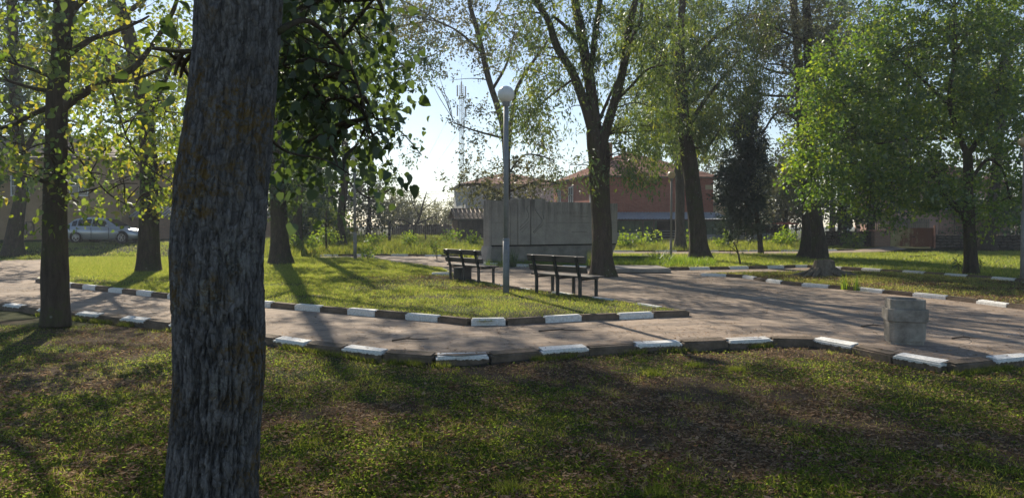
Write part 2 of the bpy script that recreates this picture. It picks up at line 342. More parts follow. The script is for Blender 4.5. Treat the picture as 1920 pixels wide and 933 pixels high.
MT['rim'] = plain('alloy_rim', (.5, .5, .52), .3, .8, .5, .05)
MT['lamp_glass'] = plain('lamp_glass', (.75, .75, .72), .15, 0, .6, .05)
MT['red'] = plain('red_sheet', (.42, .06, .04), .6, var=.25)
MT['steel'] = plain('galvanised_steel', (.42, .43, .42), .5, .5, .5, .1)
MT['stump'] = barkmat('stump_bark', (.10, .08, .06), (.30, .25, .19))
MT['cut_wood'] = concrete('stump_wood', (.20, .16, .115), (.09, .07, .05), 5, False, .6)
MT['twig'] = plain('dry_twig', (.10, .075, .055), .9, var=.4, sc=20)
# ------------------------------------------------------------------ layout (pixels of the photograph -> ground)
K1 = [(-330, 546), (-120, 556), (0, 567), (100, 579), (200, 590), (320, 603), (490, 627), (560, 638), (690, 654), (765, 662), (862, 666), (968, 658), (1065, 650), (1150, 645), (1235, 640), (1320, 637), (1390, 634), (1460, 631), (1520, 631), (1600, 645), (1675, 661), (1770, 679), (1885, 669), (1990, 658), (2130, 646)]
K2 = [(72, 529), (131, 538), (230, 549), (320, 559), (490, 574), (535, 578), (603, 584), (675, 590), (750, 597), (840, 604), (905, 612), (980, 606), (1047, 603), (1115, 599), (1180, 597), (1232, 594), (1287, 592)]
K2b = [(1287, 592), (1225, 582), (1190, 576), (1120, 566), (1062, 558), (995, 549), (945, 542), (905, 534), (860, 524), (830, 508), (790, 502), (750, 497), (715, 492), (690, 489)]
K2c = [(690, 489), (600, 488), (490, 488), (320, 488), (210, 487), (131, 487)]
K2d = [(131, 487), (105, 505), (72, 529)]
K3 = [(1315, 517), (1385, 519), (1432, 527), (1466, 532), (1502, 536), (1552, 540), (1590, 543), (1632, 547), (1677, 552), (1740, 558), (1785, 562), (1833, 568), (1898, 577), (2000, 590), (2120, 606)]
K3b = [(1315, 517), (1400, 514), (1484, 511.5), (1560, 511), (1640, 513), (1671, 514), (1730, 518), (1778, 521), (1823, 525), (1860, 528), (1906, 532), (2000, 541), (2120, 554)]
K4 = [(1253, 506.5), (1350, 505), (1460, 503), (1500, 500.5), (1568, 505), (1620, 508), (1665, 511), (1692, 512.5), (1718, 514), (1750, 516.5), (1781, 519), (1814, 521.5), (1850, 524), (1886, 527), (1960, 533), (2120, 547)]
K5 = [(600, 480), (686, 479), (775, 479.5), (860, 481)]
K6 = [(905, 496), (955, 499), (1020, 501), (1100, 502.5), (1150, 503)]
K7 = [(1150, 474), (1250, 474), (1400, 473.5), (1520, 473), (1600, 471)]
def gp(l, z=0.): return [G(x, y, z) for x, y in l]
wK1 = gp(K1); k1x = np.array([p.x for p in wK1]); k1y = np.array([p.y for p in wK1])
path_px = K1 + [(2130, 548)] + K4[::-1][1:] + [(1253, 503), (1150, 503)] + K6[::-1] + [(890, 488)] + K5[::-1] + [(600, 486), (300, 486), (131, 485), (60, 487), (-330, 489)]
wpath = [(p.x, p.y) for p in gp(path_px)]
isl_px = K2[:-1] + K2b[:-1] + K2c[:-1] + K2d[:-1]; wisl = [(p.x, p.y) for p in gp(isl_px)]
dry_px = K3 + K3b[::-1][:-1]; wdry = [(p.x, p.y) for p in gp(dry_px)]
law_px = K4 + [(2400, 520), (2400, 480), (2000, 474), (1700, 476), (1560, 478), (1400, 479), (1150, 479), (1150, 500)]; wlaw = [(p.x, p.y) for p in gp(law_px)]
def sheet(name, poly, z, m, steps=()):
    bm = bmesh.new(); vs = [bm.verts.new((x, y, 0)) for x, y in poly]; f = bm.faces.new(vs)
    if f.normal.z < 0: f.normal_flip()
    ys = [p[1] for p in poly]; xs = [p[0] for p in poly]
    for y in np.arange(math.ceil(min(ys)), max(ys), 1.0):
        if y > 33: bmesh.ops.bisect_plane(bm, geom=bm.verts[:]+bm.edges[:]+bm.faces[:], plane_co=(0, y, 0), plane_no=(0, 1, 0))
    for x in np.arange(math.ceil(min(xs)), max(xs), 2.0):
        bmesh.ops.bisect_plane(bm, geom=bm.verts[:]+bm.edges[:]+bm.faces[:], plane_co=(x, 0, 0), plane_no=(1, 0, 0))
    bmesh.ops.triangulate(bm, faces=bm.faces[:])
    for v in bm.verts: v.co.z = z + float(rise(v.co.x, v.co.y))
    bmesh.ops.recalc_face_normals(bm, faces=bm.faces[:])
    if sum(f.normal.z for f in bm.faces) < 0: bmesh.ops.reverse_faces(bm, faces=bm.faces[:])
    me = bpy.data.meshes.new(name); bm.to_mesh(me); bm.free(); me.materials.append(m)
    o = bpy.data.objects.new(name, me); C.objects.link(o); o['kind'] = 'structure'; return o
def gfront(x, y):         # 1 = in the grass in front of the near kerb
    return y < np.interp(x, k1x, k1y)
def patch(x, y):          # how grassy the ground is, 0..1
    n = fbm(np.asarray(x)*.75+3, np.asarray(y)*.9+11, None, 4)
    near = np.abs(np.asarray(y)-np.interp(x, k1x, k1y)) < 1.3
    d = np.exp(-(((np.asarray(x)-1.3)/1.5)**2+((np.asarray(y)-7.6)/1.2)**2))*.12
    return np.clip((n-.30-d-.06*near)/.22, 0, 1)
def groundz(x, y):
    x = np.asarray(x, float); y = np.asarray(y, float); fr = y-np.interp(x, k1x, k1y)
    z = -.13 + .07*sst(.3, 1.5, fr) - .0*x
    return z + rise(x, y) + np.where(fr < 0, (fbm(x*1.7, y*1.7)-.5)*.05, (fbm(x*.5, y*.5)-.5)*.04*sst(38, 46, y))
xs = np.unique(np.concatenate([np.arange(-8, 9, .11), np.arange(-40, 40, 1.), np.arange(-120, 121, 10.), [-700, -350, 350, 700]]))
ys = np.unique(np.concatenate([np.arange(1.5, 13, .11), np.arange(-12, 60, 1.), np.arange(60, 200, 10.), [-60, 260, 400, 700, 1200]]))
X, Y = np.meshgrid(xs, ys); Z = groundz(X.ravel(), Y.ravel())
nx, ny = len(xs), len(ys); V = np.stack([X.ravel(), Y.ravel(), Z], 1)
I = np.arange(nx*ny).reshape(ny, nx); Q = np.stack([I[:-1, :-1], I[:-1, 1:], I[1:, 1:], I[1:, :-1]], -1).reshape(-1, 4)
me = bpy.data.meshes.new('ground'); me.from_pydata(V.tolist(), [], Q.tolist()); me.materials.append(MT['ground'])
at = me.attributes.new('grass', 'FLOAT', 'POINT'); gr = np.where(gfront(V[:, 0], V[:, 1]), patch(V[:, 0], V[:, 1]), .9); at.data.foreach_set('value', gr.astype(np.float32))
me.polygons.foreach_set('use_smooth', [True]*len(me.polygons))
o = bpy.data.objects.new('ground', me); C.objects.link(o); o['kind'] = 'structure'
sheet('plaza_path', wpath, 0.0, MT['path']); sheet('lawn', wisl, .075, MT['lawn']); sheet('lawn', wdry, .05, MT['lawn_dry']); sheet('lawn', wlaw, .05, MT['lawn'])
fp = gp([(1150, 478.5), (1400, 478.5), (1560, 477.5), (1660, 474), (1700, 469), (1670, 463), (1640, 466), (1600, 471.5), (1520, 473.6), (1150, 474.6)])
sheet('back_path', [(p.x, p.y) for p in fp], .075, MT['path'])
# ------------------------------------------------------------------ kerbs: every stone its own part
def stone_mesh(nm, L, w, h, painted, side):
    bm = bmesh.new(); bmesh.ops.create_cube(bm, size=1); bmesh.ops.scale(bm, vec=(L, w, h), verts=bm.verts)
    bmesh.ops.bevel(bm, geom=[e for e in bm.edges if all(v.co.z > 0 for v in e.verts)], offset=.022, segments=2, affect='EDGES')
    me = bpy.data.meshes.new(nm)
    for f in bm.faces:
        f.normal_update(); up = f.normal.z > .12; sd_ = f.normal.y*side > .5
        f.material_index = 1 if painted else 0
    for v in bm.verts: v.co += Vector((0, random.uniform(-1, 1), random.uniform(-1, 1)))*.004; v.co.z -= h/2
    bm.to_mesh(me); bm.free(); me.materials.append(MT['kerb']); me.materials.append(MT['paint_top' if side > 0 else 'paint']); return me
def kerb(line, ztop, w, L, tilt=0, side=1, first=0, h=.28, skip=0, plainp=0.):
    pts = gp(line); bed = MB(); par = None
    protos = [[stone_mesh('kerb_stone', L-.012, w, h, k, side) for _ in range(3)] for k in (0, 1)]
    seg = [(pts[i+1]-pts[i]).length for i in range(len(pts)-1)]; tot = sum(seg); n = int(round(tot/L))
    def at(s):
        for i, q in enumerate(seg):
            if s <= q or i == len(seg)-1: return pts[i].lerp(pts[i+1], s/q)
            s -= q
    P2 = [at(i*tot/n) for i in range(n+1)]
    for a, b in zip(P2[:-1], P2[1:]):
        d = (b-a).normalized(); q = d.cross(Vector((0, 0, 1)))*(w*.42)
        za, zb = (ztop+float(rise(p.x, p.y))-h-.0 for p in (a, b))
        V = [(a+q), (a-q), (b-q), (b+q)]; V = [Vector((v.x, v.y, z)) for v, z in zip(V, (za, za, zb, zb))]
        V += [v+Vector((0, 0, h-.05)) for v in V]
        bed.add(V, [(0, 1, 2, 3), (4, 7, 6, 5), (0, 4, 5, 1), (1, 5, 6, 2), (2, 6, 7, 3), (3, 7, 4, 0)])
    par = bed.build('kerb', MT['mortar']); par['kind'] = 'structure'
    for i in range(n):
        if random.random() < skip: continue
        a, b = P2[i], P2[i+1]; m = (a+b)/2; d = b-a
        wh = (i+first) % 2 == 0
        o = bpy.data.objects.new('kerb_stone', protos[1 if wh else 0][random.randrange(3)]); C.objects.link(o); o.parent = par
        o.location = (m.x, m.y, ztop+float(rise(m.x, m.y))+random.uniform(-.008, .008))
        R = Matrix.Rotation(math.atan2(d.y, d.x)+random.uniform(-.012, .012), 4, 'Z') @ Matrix.Rotation(tilt+random.uniform(-.05, .05)*(1 if tilt else .5), 4, 'X')
        o.rotation_euler = R.to_euler(); o.scale = (d.length/L*random.uniform(.985, 1.), 1, 1)
    return par
kerb(K1, .002, .185, .68, math.radians(6.5), 1, 0)
kerb(K2, .11, .15, .68, 0, -1, 1); kerb(K2b, .095, .15, .72, 0, -1, 1); kerb(K2c, .10, .14, 1.2, 0, -1, 1); kerb(K2d, .10, .14, .8, 0, -1, 0)
kerb(K3, .085, .14, .8, 0, -1, 0); kerb(K3b, .07, .14, .8, 0, -1, 0); kerb(K4, .11, .15, .8, 0, -1, 1)
kerb(K5, .09, .15, .95, 0, -1, 0); kerb(K6, .10, .15, .9, 0, -1, 0); kerb(K7, .15, .16, 1.2, 0, -1, 0)
# loose white kerb stone lying by the left bench, raised slab right of the central tree
a, b = G(808, 520), G(845, 520.5); o = bpy.data.objects.new('kerb_stone', stone_mesh('kerb_stone', .55, .2, .16, True, -1)); C.objects.link(o)
o.location = ((a.x+b.x)/2, a.y, .155); o.rotation_euler = (0, 0, .03); tag(o, 'loose white painted kerb block lying on the soil left of the left bench', 'kerb block')
sl1, sl2 = G(1152, 512), G(1255, 511)
t = thing('concrete_slab', 'low raised concrete slab right of the central tree trunk', 'slab', ((sl1.x+sl2.x)/2, sl1.y+1.1, 0))
MB().box((0, 0, .085), ((sl2.x-sl1.x), 2.2, .13), bev=.015).build('slab_top', MT['slab'], t); MB().box((0, .03, .0), ((sl2.x-sl1.x)-.12, 2.0, .12)).build('slab_base', MT['mortar'], t)
# ------------------------------------------------------------------ foreground trunk, modelled bark
def big_trunk():
    Y0 = 3.8; E = [(1060, 300, 486), (933, 315, 477), (800, 327, 483), (700, 331, 492), (600, 327, 491), (480, 325, 489), (340, 335, 500), (200, 357, 511), (90, 368, 519), (0, 370, 525), (-90, 372, 526)]
    zz = []; cx = []; rr = []
    for py, l, r in E:
        a, b = P(l, py, Y0), P(r, py, Y0); zz.append((a.z+b.z)/2); cx.append((a.x+b.x)/2); rr.append((b.x-a.x)/2)
    zz, cx, rr = (np.array(q) for q in (zz, cx, rr))
    base = Vector((cx[0], Y0, -.13)); root = thing('linden_tree', 'thick lichen-spotted trunk nearest the camera with dark leafy branches beside it', 'tree', base)
    n, m = 230, 430; z = np.linspace(-.2, zz[-1], m); A = np.linspace(0, 2*math.pi, n, endpoint=False)
    ZZ, AA = np.meshgrid(z, A, indexing='ij'); R = np.interp(ZZ, zz, rr)
    # smooth the outline
    U = AA*3.6; wz = ZZ+.12*(fbm(np.cos(AA)*3, np.sin(AA)*3, ZZ*2)-.5)
    c, s_ = np.cos(AA), np.sin(AA)
    w1 = fbm(c*4.5+ZZ*.5, s_*4.5, wz*2.1, 3); rid = np.abs(fbm(c*13+w1*2.6, s_*13+w1*2.6, wz*5.0, 4)-.5)*2
    fur = sst(.0, .17, rid); pl = fbm(c*16, s_*16, wz*9, 4); fine = fbm(c*38, s_*38, ZZ*30, 3)
    low = .55+.6*sst(1.9, .3, ZZ)
    d = (.020*(fur-.75))*low + .012*(pl-.5) + .006*(fine-.5) + .03*(fbm(c*1.3, s_*1.3, ZZ*1.1)-.5)
    kx = P(415, 22, Y0).z; ka = math.radians(-98); kd = np.sqrt(((AA-2*math.pi-ka+np.pi) % (2*np.pi)-np.pi)**2*.05+(ZZ-kx)**2)
    d += .035*np.exp(-(kd/.10)**2) - .05*np.exp(-(kd/.035)**2)
    furr = (1-fur)*np.clip(low, .3, 1)
    R = R+d+.0; R *= 1+.25*np.exp(-(ZZ+.2)/.16)
    Xc = np.interp(ZZ, zz, cx)-base.x
    V = np.stack([Xc+R*c, R*s_, ZZ+.13], -1).reshape(-1, 3)
    I = np.arange(m*n).reshape(m, n); J = np.roll(I, -1, axis=1)
    Q = np.stack([I[:-1], J[:-1], J[1:], I[1:]], -1).reshape(-1, 4)
    me = bpy.data.meshes.new('trunk'); me.vertices.add(len(V)); me.vertices.foreach_set('co', V.ravel())
    me.loops.add(Q.size); me.loops.foreach_set('vertex_index', Q.ravel().astype(np.int32)); me.polygons.add(len(Q)); me.polygons.foreach_set('loop_start', np.arange(0, Q.size, 4, dtype=np.int32))
    try: me.polygons.foreach_set('loop_total', np.full(len(Q), 4, dtype=np.int32))
    except Exception: pass
    me.polygons.foreach_set('use_smooth', np.ones(len(Q), bool)); me.materials.append(MT['bark_lichen']); me.update(calc_edges=True); me.attributes.new('fur', 'FLOAT', 'POINT').data.foreach_set('value', furr.astype(np.float32).ravel())
    o = bpy.data.objects.new('trunk', me); C.objects.link(o); o.parent = root
    top = Vector((cx[-1]-base.x, 0, zz[-1]+.13))
    return root, base, top
# ------------------------------------------------------------------ trees
def smoothpts(pts, rad, per=5):
    pts = [np.array(p) for p in pts]; out = []; ro = []
    for i in range(len(pts)-1):
        p0 = pts[max(i-1, 0)]; p1 = pts[i]; p2 = pts[i+1]; p3 = pts[min(i+2, len(pts)-1)]
        for k in range(per):
            t = k/per; out.append(.5*((2*p1)+(-p0+p2)*t+(2*p0-5*p1+4*p2-p3)*t*t+(-p0+3*p1-3*p2+p3)*t**3)); ro.append(rad[i]*(1-t)+rad[i+1]*t)
    out.append(pts[-1]); ro.append(rad[-1]); return np.array(out), np.array(ro)
BL = []
LEAF = {  # K, length, width, leaves per clump, clump length, droop, material
 'linden': dict(K=10, L=.085, W=.075, m=13, tl=.55, droop=.55, mat='linden'),
 'linden_dark': dict(K=10, L=.068, W=.062, m=15, tl=.5, droop=.55, mat='leaf_dark'),  # darker leaf colour puts the shade on the near linden's leaves
 'linden_far': dict(K=6, L=.11, W=.10, m=22, tl=.6, droop=.4, mat='linden'),
 'dark': dict(K=6, L=.13, W=.11, m=22, tl=.7, droop=.4, mat='leaf_dark'),
 'pinnate': dict(K=4, L=.15, W=.05, m=38, tl=.65, droop=.8, mat='leaf_mid'),
 'maple': dict(K=4, L=.11, W=.085, m=34, tl=.6, droop=.3, mat='leaf_bright'),
 'feather': dict(K=4, L=.12, W=.05, m=44, tl=.75, droop=.4, mat='leaf_grey'),
 'sparse': dict(K=4, L=.13, W=.075, m=17, tl=.55, droop=.25, mat='leaf_grey'),
 'far': dict(K=4, L=.26, W=.18, m=30, tl=1.0, droop=.2, mat='leaf_mid'),
 'fargrey': dict(K=4, L=.24, W=.16, m=26, tl=1.0, droop=.2, mat='leaf_grey'),
 'conifer': dict(K=4, L=.20, W=.06, m=44, tl=.55, droop=.1, mat='conifer'),
}
def unit(a): return a/(np.linalg.norm(a, axis=-1, keepdims=True)+1e-9)
def leaves(cl, dr, lf, name, parent, scale=1., dark=None):
    """cl: clump origins (n,3), dr: twig directions (n,3)"""
    n = len(cl); m = lf['m']; t = RNG.uniform(.05, 1, (n, m, 1)); rnd = RNG.normal(0, 1, (n, m, 3))
    pos = cl[:, None]+dr[:, None]*t*lf['tl']+rnd*lf['tl']*.17*scale; pos[..., 2] -= (t[..., 0]**2)*lf['tl']*.35*lf['droop']
    ax = unit(dr[:, None]*.5+RNG.normal(0, .6, (n, m, 3))+np.array([0, 0, -lf['droop']*1.1])); nr = RNG.normal(0, 1, (n, m, 3))+np.array([0, 0, .7])
    sd_ = unit(np.cross(ax, nr)); nn = np.cross(sd_, ax); s = RNG.uniform(.45, 1.3, (n, m, 1))*scale; L = lf['L']*s; Wd = lf['W']*s*RNG.uniform(.7, 1.15, (n, m, 1))
    k4 = [(0, 0, 0), (.45, .5, .12), (1, 0, 0), (.45, -.5, .12)]; k6 = [(.06, 0, 0), (.16, .44, .2), (.55, .5, .26), (1.08, .03, -.16), (.6, -.42, .2), (.18, -.5, .12)]
    k10 = [(.05, 0, 0), (-.03, .17, .08), (.08, .42, .18), (.36, .54, .24), (.72, .36, .14), (1.12, .03, -.2), (.74, -.34, .14), (.40, -.50, .24), (.10, -.44, .18), (-.04, -.16, .08)]
    V = np.stack([pos+ax*L*a+sd_*Wd*b+nn*Wd*c for a, b, c in {4: k4, 6: k6, 10: k10}[lf['K']]], 2).reshape(n*m, lf['K'], 3)
    cv = RNG.uniform(0, 1, (n, 1)); var = np.clip(cv*.6+RNG.uniform(0, .5, (n, m))-.05, 0, 1)
    if dark is not None: var = var*dark[:, None]
    return mkarr(name, V, lf['K'], MT[lf['mat']], parent, var=var.ravel())
def tree(label, base_px, trunk, limbs, blobs, leaf='dark', bark='bark', Y=None, group=None, cat='tree', name='tree', nb=4, wob=.12, flare=1.5, existing=None, lscale=1., root_z=None, sides=14, twigs=True):
    if existing: root, base, top = existing; Yt = base.y
    else:
        if Y is None: base = G(*base_px, .03)
        else:
            p = P(base_px[0], base_px[1], Y); z = float(rise(p.x, Y))+(.0 if root_z is None else root_z); base = Vector((p.x, Y, z))
        Yt = base.y; root = thing(name, label, cat, base, 0, group)
    mb = MB(); nodes = []
    def L(q): return (P(q[0], q[1], Yt+(q[3] if len(q) > 3 else 0))-base, q[2]/2/F*(Yt+(q[3] if len(q) > 3 else 0)))
    if trunk:
        pr = [L(q) for q in trunk]; pr = [(Vector((pr[0][0].x, pr[0][0].y, -.12)), pr[0][1]*1.0)]+pr[0 if trunk[0][1] < base_px[1]-3 else 1:]
        p_, r_ = smoothpts([q[0] for q in pr], [q[1] for q in pr], 6)
        r_ = r_*(1+(flare-1)*np.exp(-np.maximum(p_[:, 2], 0)/(.12+r_[0]*.7))*.8)
        mb.tube(p_, r_, sides, wob=wob, seed=random.random()*50)
        nodes += [(p, r) for p, r in zip(p_[len(p_)//3:], r_[len(p_)//3:])]
    if existing: nodes.append((np.array(top), .2))
    for lm in limbs:
        pr = [L(q) for q in lm]; p_, r_ = smoothpts([q[0] for q in pr], [q[1] for q in pr], 5)
        mb.tube(p_, r_, 8, wob=.1, seed=random.random()*50); nodes += list(zip(p_, r_))
    NP_ = np.array([np.array(n_[0]) for n_ in nodes]) if nodes else np.zeros((1, 3)); NR = np.array([n_[1] for n_ in nodes]) if nodes else np.array([.03])
    CL = []; DR = []; DK = []; lf = LEAF[leaf]
    for b in blobs:
        px, py, rx, ry, rd, n = b[:6]; dY = b[6] if len(b) > 6 else 0; Yb = Yt+dY
        c = np.array(P(px, py, Yb)-base); rx, ry = rx/F*Yb, ry/F*Yb; R3 = np.array([rx, rd, ry])
        BL.append((label, c+np.array(base), R3, n*lf['m']*(lf['L']*lscale)**2*.5)); br = []
        for _ in range(nb):
            e = c+unit(RNG.normal(0, 1, 3))*R3*RNG.uniform(.4, .85); d2 = np.linalg.norm(NP_-e, axis=1)+np.maximum(0, NP_[:, 2]-e[2])*.8
            k = int(np.argmin(d2+RNG.uniform(0, .6, len(d2)))); a = NP_[k]; mid = (a+e)/2+RNG.normal(0, .06, 3)*np.linalg.norm(e-a); mid[2] += .08*np.linalg.norm(e-a)
            p_, r_ = smoothpts([a, mid, e], [min(NR[k]*.6, .012+.012*np.linalg.norm(e-a)), .012+.003*np.linalg.norm(e-a), .007], 4)
            mb.tube(p_, r_, 5, cap=False); br.append(p_[2:])
        br = np.concatenate(br)
        u = unit(RNG.normal(0, 1, (n, 3)))*(RNG.uniform(0, 1, (n, 1))**.45)*R3+c
        j = np.array([np.argmin(np.linalg.norm(br-q, axis=1)) for q in u]); st = br[j]
        dr = unit(unit(u-c)*.7+unit(u-st)*.6+RNG.normal(0, .35, (n, 3))+np.array([0, 0, -.3*lf['droop']]))
        CL.append(u); DR.append(dr)
        if twigs:
            for a, e, dd in zip(st[::2], u[::2], dr[::2]):
                mb.tube([a, (a+e)/2+RNG.normal(0, .06, 3), e, e+dd*lf['tl']*.8], [.008, .006, .004, .002], 3, cap=False)
    if mb.V: mb.build('branches' if existing else 'trunk', MT[bark], root, True)
    if CL: leaves(np.concatenate(CL), np.concatenate(DR), lf, 'crown', root, lscale)
    return root
T1 = big_trunk()
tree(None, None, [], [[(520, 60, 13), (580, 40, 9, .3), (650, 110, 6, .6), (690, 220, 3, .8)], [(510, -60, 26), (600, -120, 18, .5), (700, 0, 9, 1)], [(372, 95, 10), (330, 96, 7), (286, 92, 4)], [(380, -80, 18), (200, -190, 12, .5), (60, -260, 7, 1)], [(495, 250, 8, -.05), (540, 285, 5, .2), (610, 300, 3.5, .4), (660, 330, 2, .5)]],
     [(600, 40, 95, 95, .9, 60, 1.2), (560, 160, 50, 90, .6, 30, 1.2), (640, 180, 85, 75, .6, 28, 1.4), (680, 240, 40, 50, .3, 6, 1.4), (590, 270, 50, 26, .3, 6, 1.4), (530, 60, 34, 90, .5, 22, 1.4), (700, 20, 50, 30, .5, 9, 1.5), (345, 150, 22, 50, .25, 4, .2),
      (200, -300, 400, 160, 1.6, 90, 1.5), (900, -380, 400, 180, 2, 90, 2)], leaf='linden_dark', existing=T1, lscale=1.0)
LEAF['linden']['tl'] = .5
tree('dark trunk at the near kerb with yellow-green round leaves, left of the thickest trunk', (105, 597),
     [(103, 597, 50), (104, 560, 46), (104, 500, 44), (103, 400, 42), (105, 300, 40), (107, 210, 36), (113, 120, 33), (122, 0, 36), (128, -200, 30), (120, -420, 16)],
     [[(112, 205, 22), (150, 178, 18), (205, 150, 14), (250, 128, 12), (285, 85, 9), (325, 20, 8), (345, -60, 5)], [(205, 152, 8), (250, 150, 7), (300, 130, 5), (350, 110, 3)],
      [(285, 90, 6), (325, 93, 6), (366, 96, 4)], [(130, 100, 14), (175, 72, 10), (215, 60, 8), (262, 40, 5), (280, 30, 3)], [(125, 35, 16), (150, 5, 13), (200, -30, 9)],
      [(105, 195, 12), (60, 215, 9), (20, 235, 7), (-30, 245, 4)], [(103, 172, 10), (60, 165, 7), (10, 150, 4)], [(108, 150, 9), (60, 130, 6), (20, 118, 3)], [(205, 155, 5), (235, 250, 4), (265, 300, 3), (300, 330, 2)], [(110, 260, 5), (150, 300, 3.5), (200, 360, 3), (250, 390, 2)]],
     [(230, 120, 110, 80, 1.2, 36), (60, 80, 90, 90, 1.3, 52), (40, 310, 50, 30, .4, 6, -1.2), (280, 230, 90, 70, 1., 36), (180, 240, 60, 70, 1., 22), (40, 250, 70, 80, 1.2, 30), (110, 380, 70, 35, .5, 8), (220, 350, 90, 45, .6, 12), (320, 330, 30, 50, .6, 8, -.5), 
      (100, -260, 330, 160, 3, 34), (-150, 60, 120, 180, 1.6, 60)], leaf='linden', nb=5, flare=1.15)
tree('straight trunk on the striped-kerb lawn between the car and the thickest trunk', (278, 512),
     [(278, 511, 42), (279, 470, 37), (280, 400, 34), (279, 330, 31), (276, 250, 28), (262, 160, 26), (240, 60, 24), (222, 0, 24), (205, -120, 20), (200, -300, 12)],
     [[(275, 230, 12), (310, 150, 8), (340, 80, 5)], [(262, 160, 10), (200, 110, 8), (150, 60, 5)], [(230, 30, 12), (270, 0, 8), (330, -50, 5)]],
     [(330, 330, 45, 60, 1.2, 40), (230, 260, 60, 60, 1.5, 26), (300, 180, 60, 70, 1.6, 55), (200, 130, 80, 80, 1.8, 60), (290, 40, 80, 60, 2, 60), (320, 380, 30, 20, .6, 8), (215, 340, 40, 30, 1, 10),
      (230, -200, 170, 110, 3, 22)], leaf='linden_far', nb=4, flare=1.3)
tree('crooked trunk in front of the small dark window of the ochre house', (27, 462),
     [(24, 461, 34), (28, 430, 27), (35, 390, 22), (42, 350, 20), (38, 300, 20), (30, 200, 20), (25, 80, 18), (20, -80, 14)], [[(36, 300, 12), (80, 230, 8), (120, 180, 5)], [(30, 220, 12), (-20, 160, 8)]],
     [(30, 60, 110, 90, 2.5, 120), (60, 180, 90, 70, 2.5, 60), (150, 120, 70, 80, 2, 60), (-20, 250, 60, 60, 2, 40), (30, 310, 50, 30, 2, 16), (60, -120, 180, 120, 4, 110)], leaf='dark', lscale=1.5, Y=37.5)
tree('ivy-covered trunk just right of the thickest trunk, casting a long shadow on the lawn', (526, 497),
     [(526, 496, 42), (525, 460, 34), (523, 410, 30), (521, 350, 27), (518, 260, 24), (512, 140, 20), (505, 0, 18), (500, -150, 12)],
     [[(520, 260, 10), (570, 200, 7), (620, 150, 4)], [(512, 130, 10), (470, 60, 7)], [(510, 90, 10), (570, 20, 7), (640, -30, 5)]],
     [(522, 340, 24, 50, .5, 50), (530, 240, 50, 60, 1.6, 24), (570, 130, 80, 80, 2, 22), (560, 20, 100, 60, 2.4, 20), (575, -200, 170, 80, 2.5, 300), (600, -70, 120, 45, 2, 60)], leaf='dark')  # last two leaf masses, out of view, are added to shade verge and path
tree('slim dark trunk at the back between the ivy-covered trunk and the lamp post', (558, 457),
     [(557, 456, 20), (558, 420, 16), (561, 340, 15), (565, 250, 13), (560, 120, 12), (552, -60, 8)], [[(563, 250, 6), (600, 190, 4)], [(560, 150, 6), (520, 90, 4)]],
     [(575, 260, 40, 60, 2, 50), (600, 130, 60, 80, 2.5, 34), (560, 20, 80, 50, 3, 26)], leaf='dark', lscale=1.5)
tree('dark trunk leaning right just left of the grey lamp post at the back', (638, 458),
     [(638, 457, 22), (638, 430, 16), (641, 390, 14), (647, 330, 14), (646, 250, 12), (640, 150, 11), (641, 0, 10), (640, -140, 6)],
     [[(645, 310, 6), (690, 260, 5), (740, 240, 3), (790, 290, 2)], [(641, 200, 7), (700, 150, 5), (770, 120, 3), (820, 100, 2)], [(641, 100, 7), (710, 60, 5), (800, 40, 3)], [(644, 330, 5), (690, 370, 4), (740, 350, 2.5)], [(645, 350, 5), (620, 370, 3)]],
     [(640, 300, 60, 40, 2, 44), (610, 220, 60, 60, 2.5, 60), (690, 200, 50, 60, 2, 60), (750, 110, 75, 50, 2, 120), (660, 60, 90, 60, 2, 60), (770, 40, 80, 50, 2, 80), (740, 285, 50, 40, 2, 20), (700, 350, 50, 25, 1.5, 14), (660, -100, 160, 50, 2, 14)], leaf='dark', lscale=1.1)
tree('big forked tree growing through the paving behind the right bench', (1131, 516),
     [(1130, 515, 42), (1129, 480, 37), (1127, 400, 36), (1124, 330, 38), (1121, 275, 42), (1117, 245, 36)],
     [[(1117, 260, 26), (1098, 200, 19), (1075, 140, 16), (1045, 90, 14), (1028, 40, 12), (1005, 0, 12), (960, -100, 9), (930, -220, 5)],
      [(1118, 255, 26), (1110, 180, 20), (1098, 110, 19), (1088, 50, 18), (1078, 0, 15), (1060, -150, 10), (1060, -300, 5)],
      [(1128, 270, 22), (1145, 215, 18), (1160, 165, 16), (1172, 110, 15), (1180, 50, 13), (1192, 0, 12), (1215, -120, 8), (1240, -240, 4)],
      [(1108, 160, 8), (1112, 100, 10), (1118, 50, 12), (1125, 0, 10), (1130, -120, 6)], [(1176, 90, 7), (1200, 40, 7), (1205, 0, 6), (1230, -100, 4)], [(1093, 90, 9), (1060, 50, 7), (1035, 30, 5)],
      [(1155, 190, 6), (1185, 160, 5), (1215, 130, 4), (1260, 120, 3)], [(1124, 225, 7), (1150, 165, 5), (1165, 140, 4)], [(1080, 145, 5), (1020, 190, 3), (985, 230, 2)]],
     [(985, 215, 38, 30, .8, 44, -1), (1010, 110, 55, 60, 1.4, 50), (1050, 190, 40, 50, 1.2, 9), (1115, 90, 45, 80, 1.5, 60), (1155, 250, 40, 45, 1.2, 16), (1186, 300, 36, 36, 1.2, 36, -.5), (1225, 200, 50, 80, 1.5, 60), (1215, 70, 60, 80, 1.6, 80), (1060, 20, 70, 40, 1.5, 40), (1080, 320, 50, 40, .8, 9, -.6), (960, 30, 60, 50, 1.5, 30),
      (800, -170, 110, 80, 2., 150), (950, -170, 110, 80, 2.5, 170), (1130, -130, 120, 70, 2.5, 80), (660, -170, 60, 60, 2., 60)], leaf='pinnate', nb=4)  # leaf masses above the view, added leftward to shade the foreground
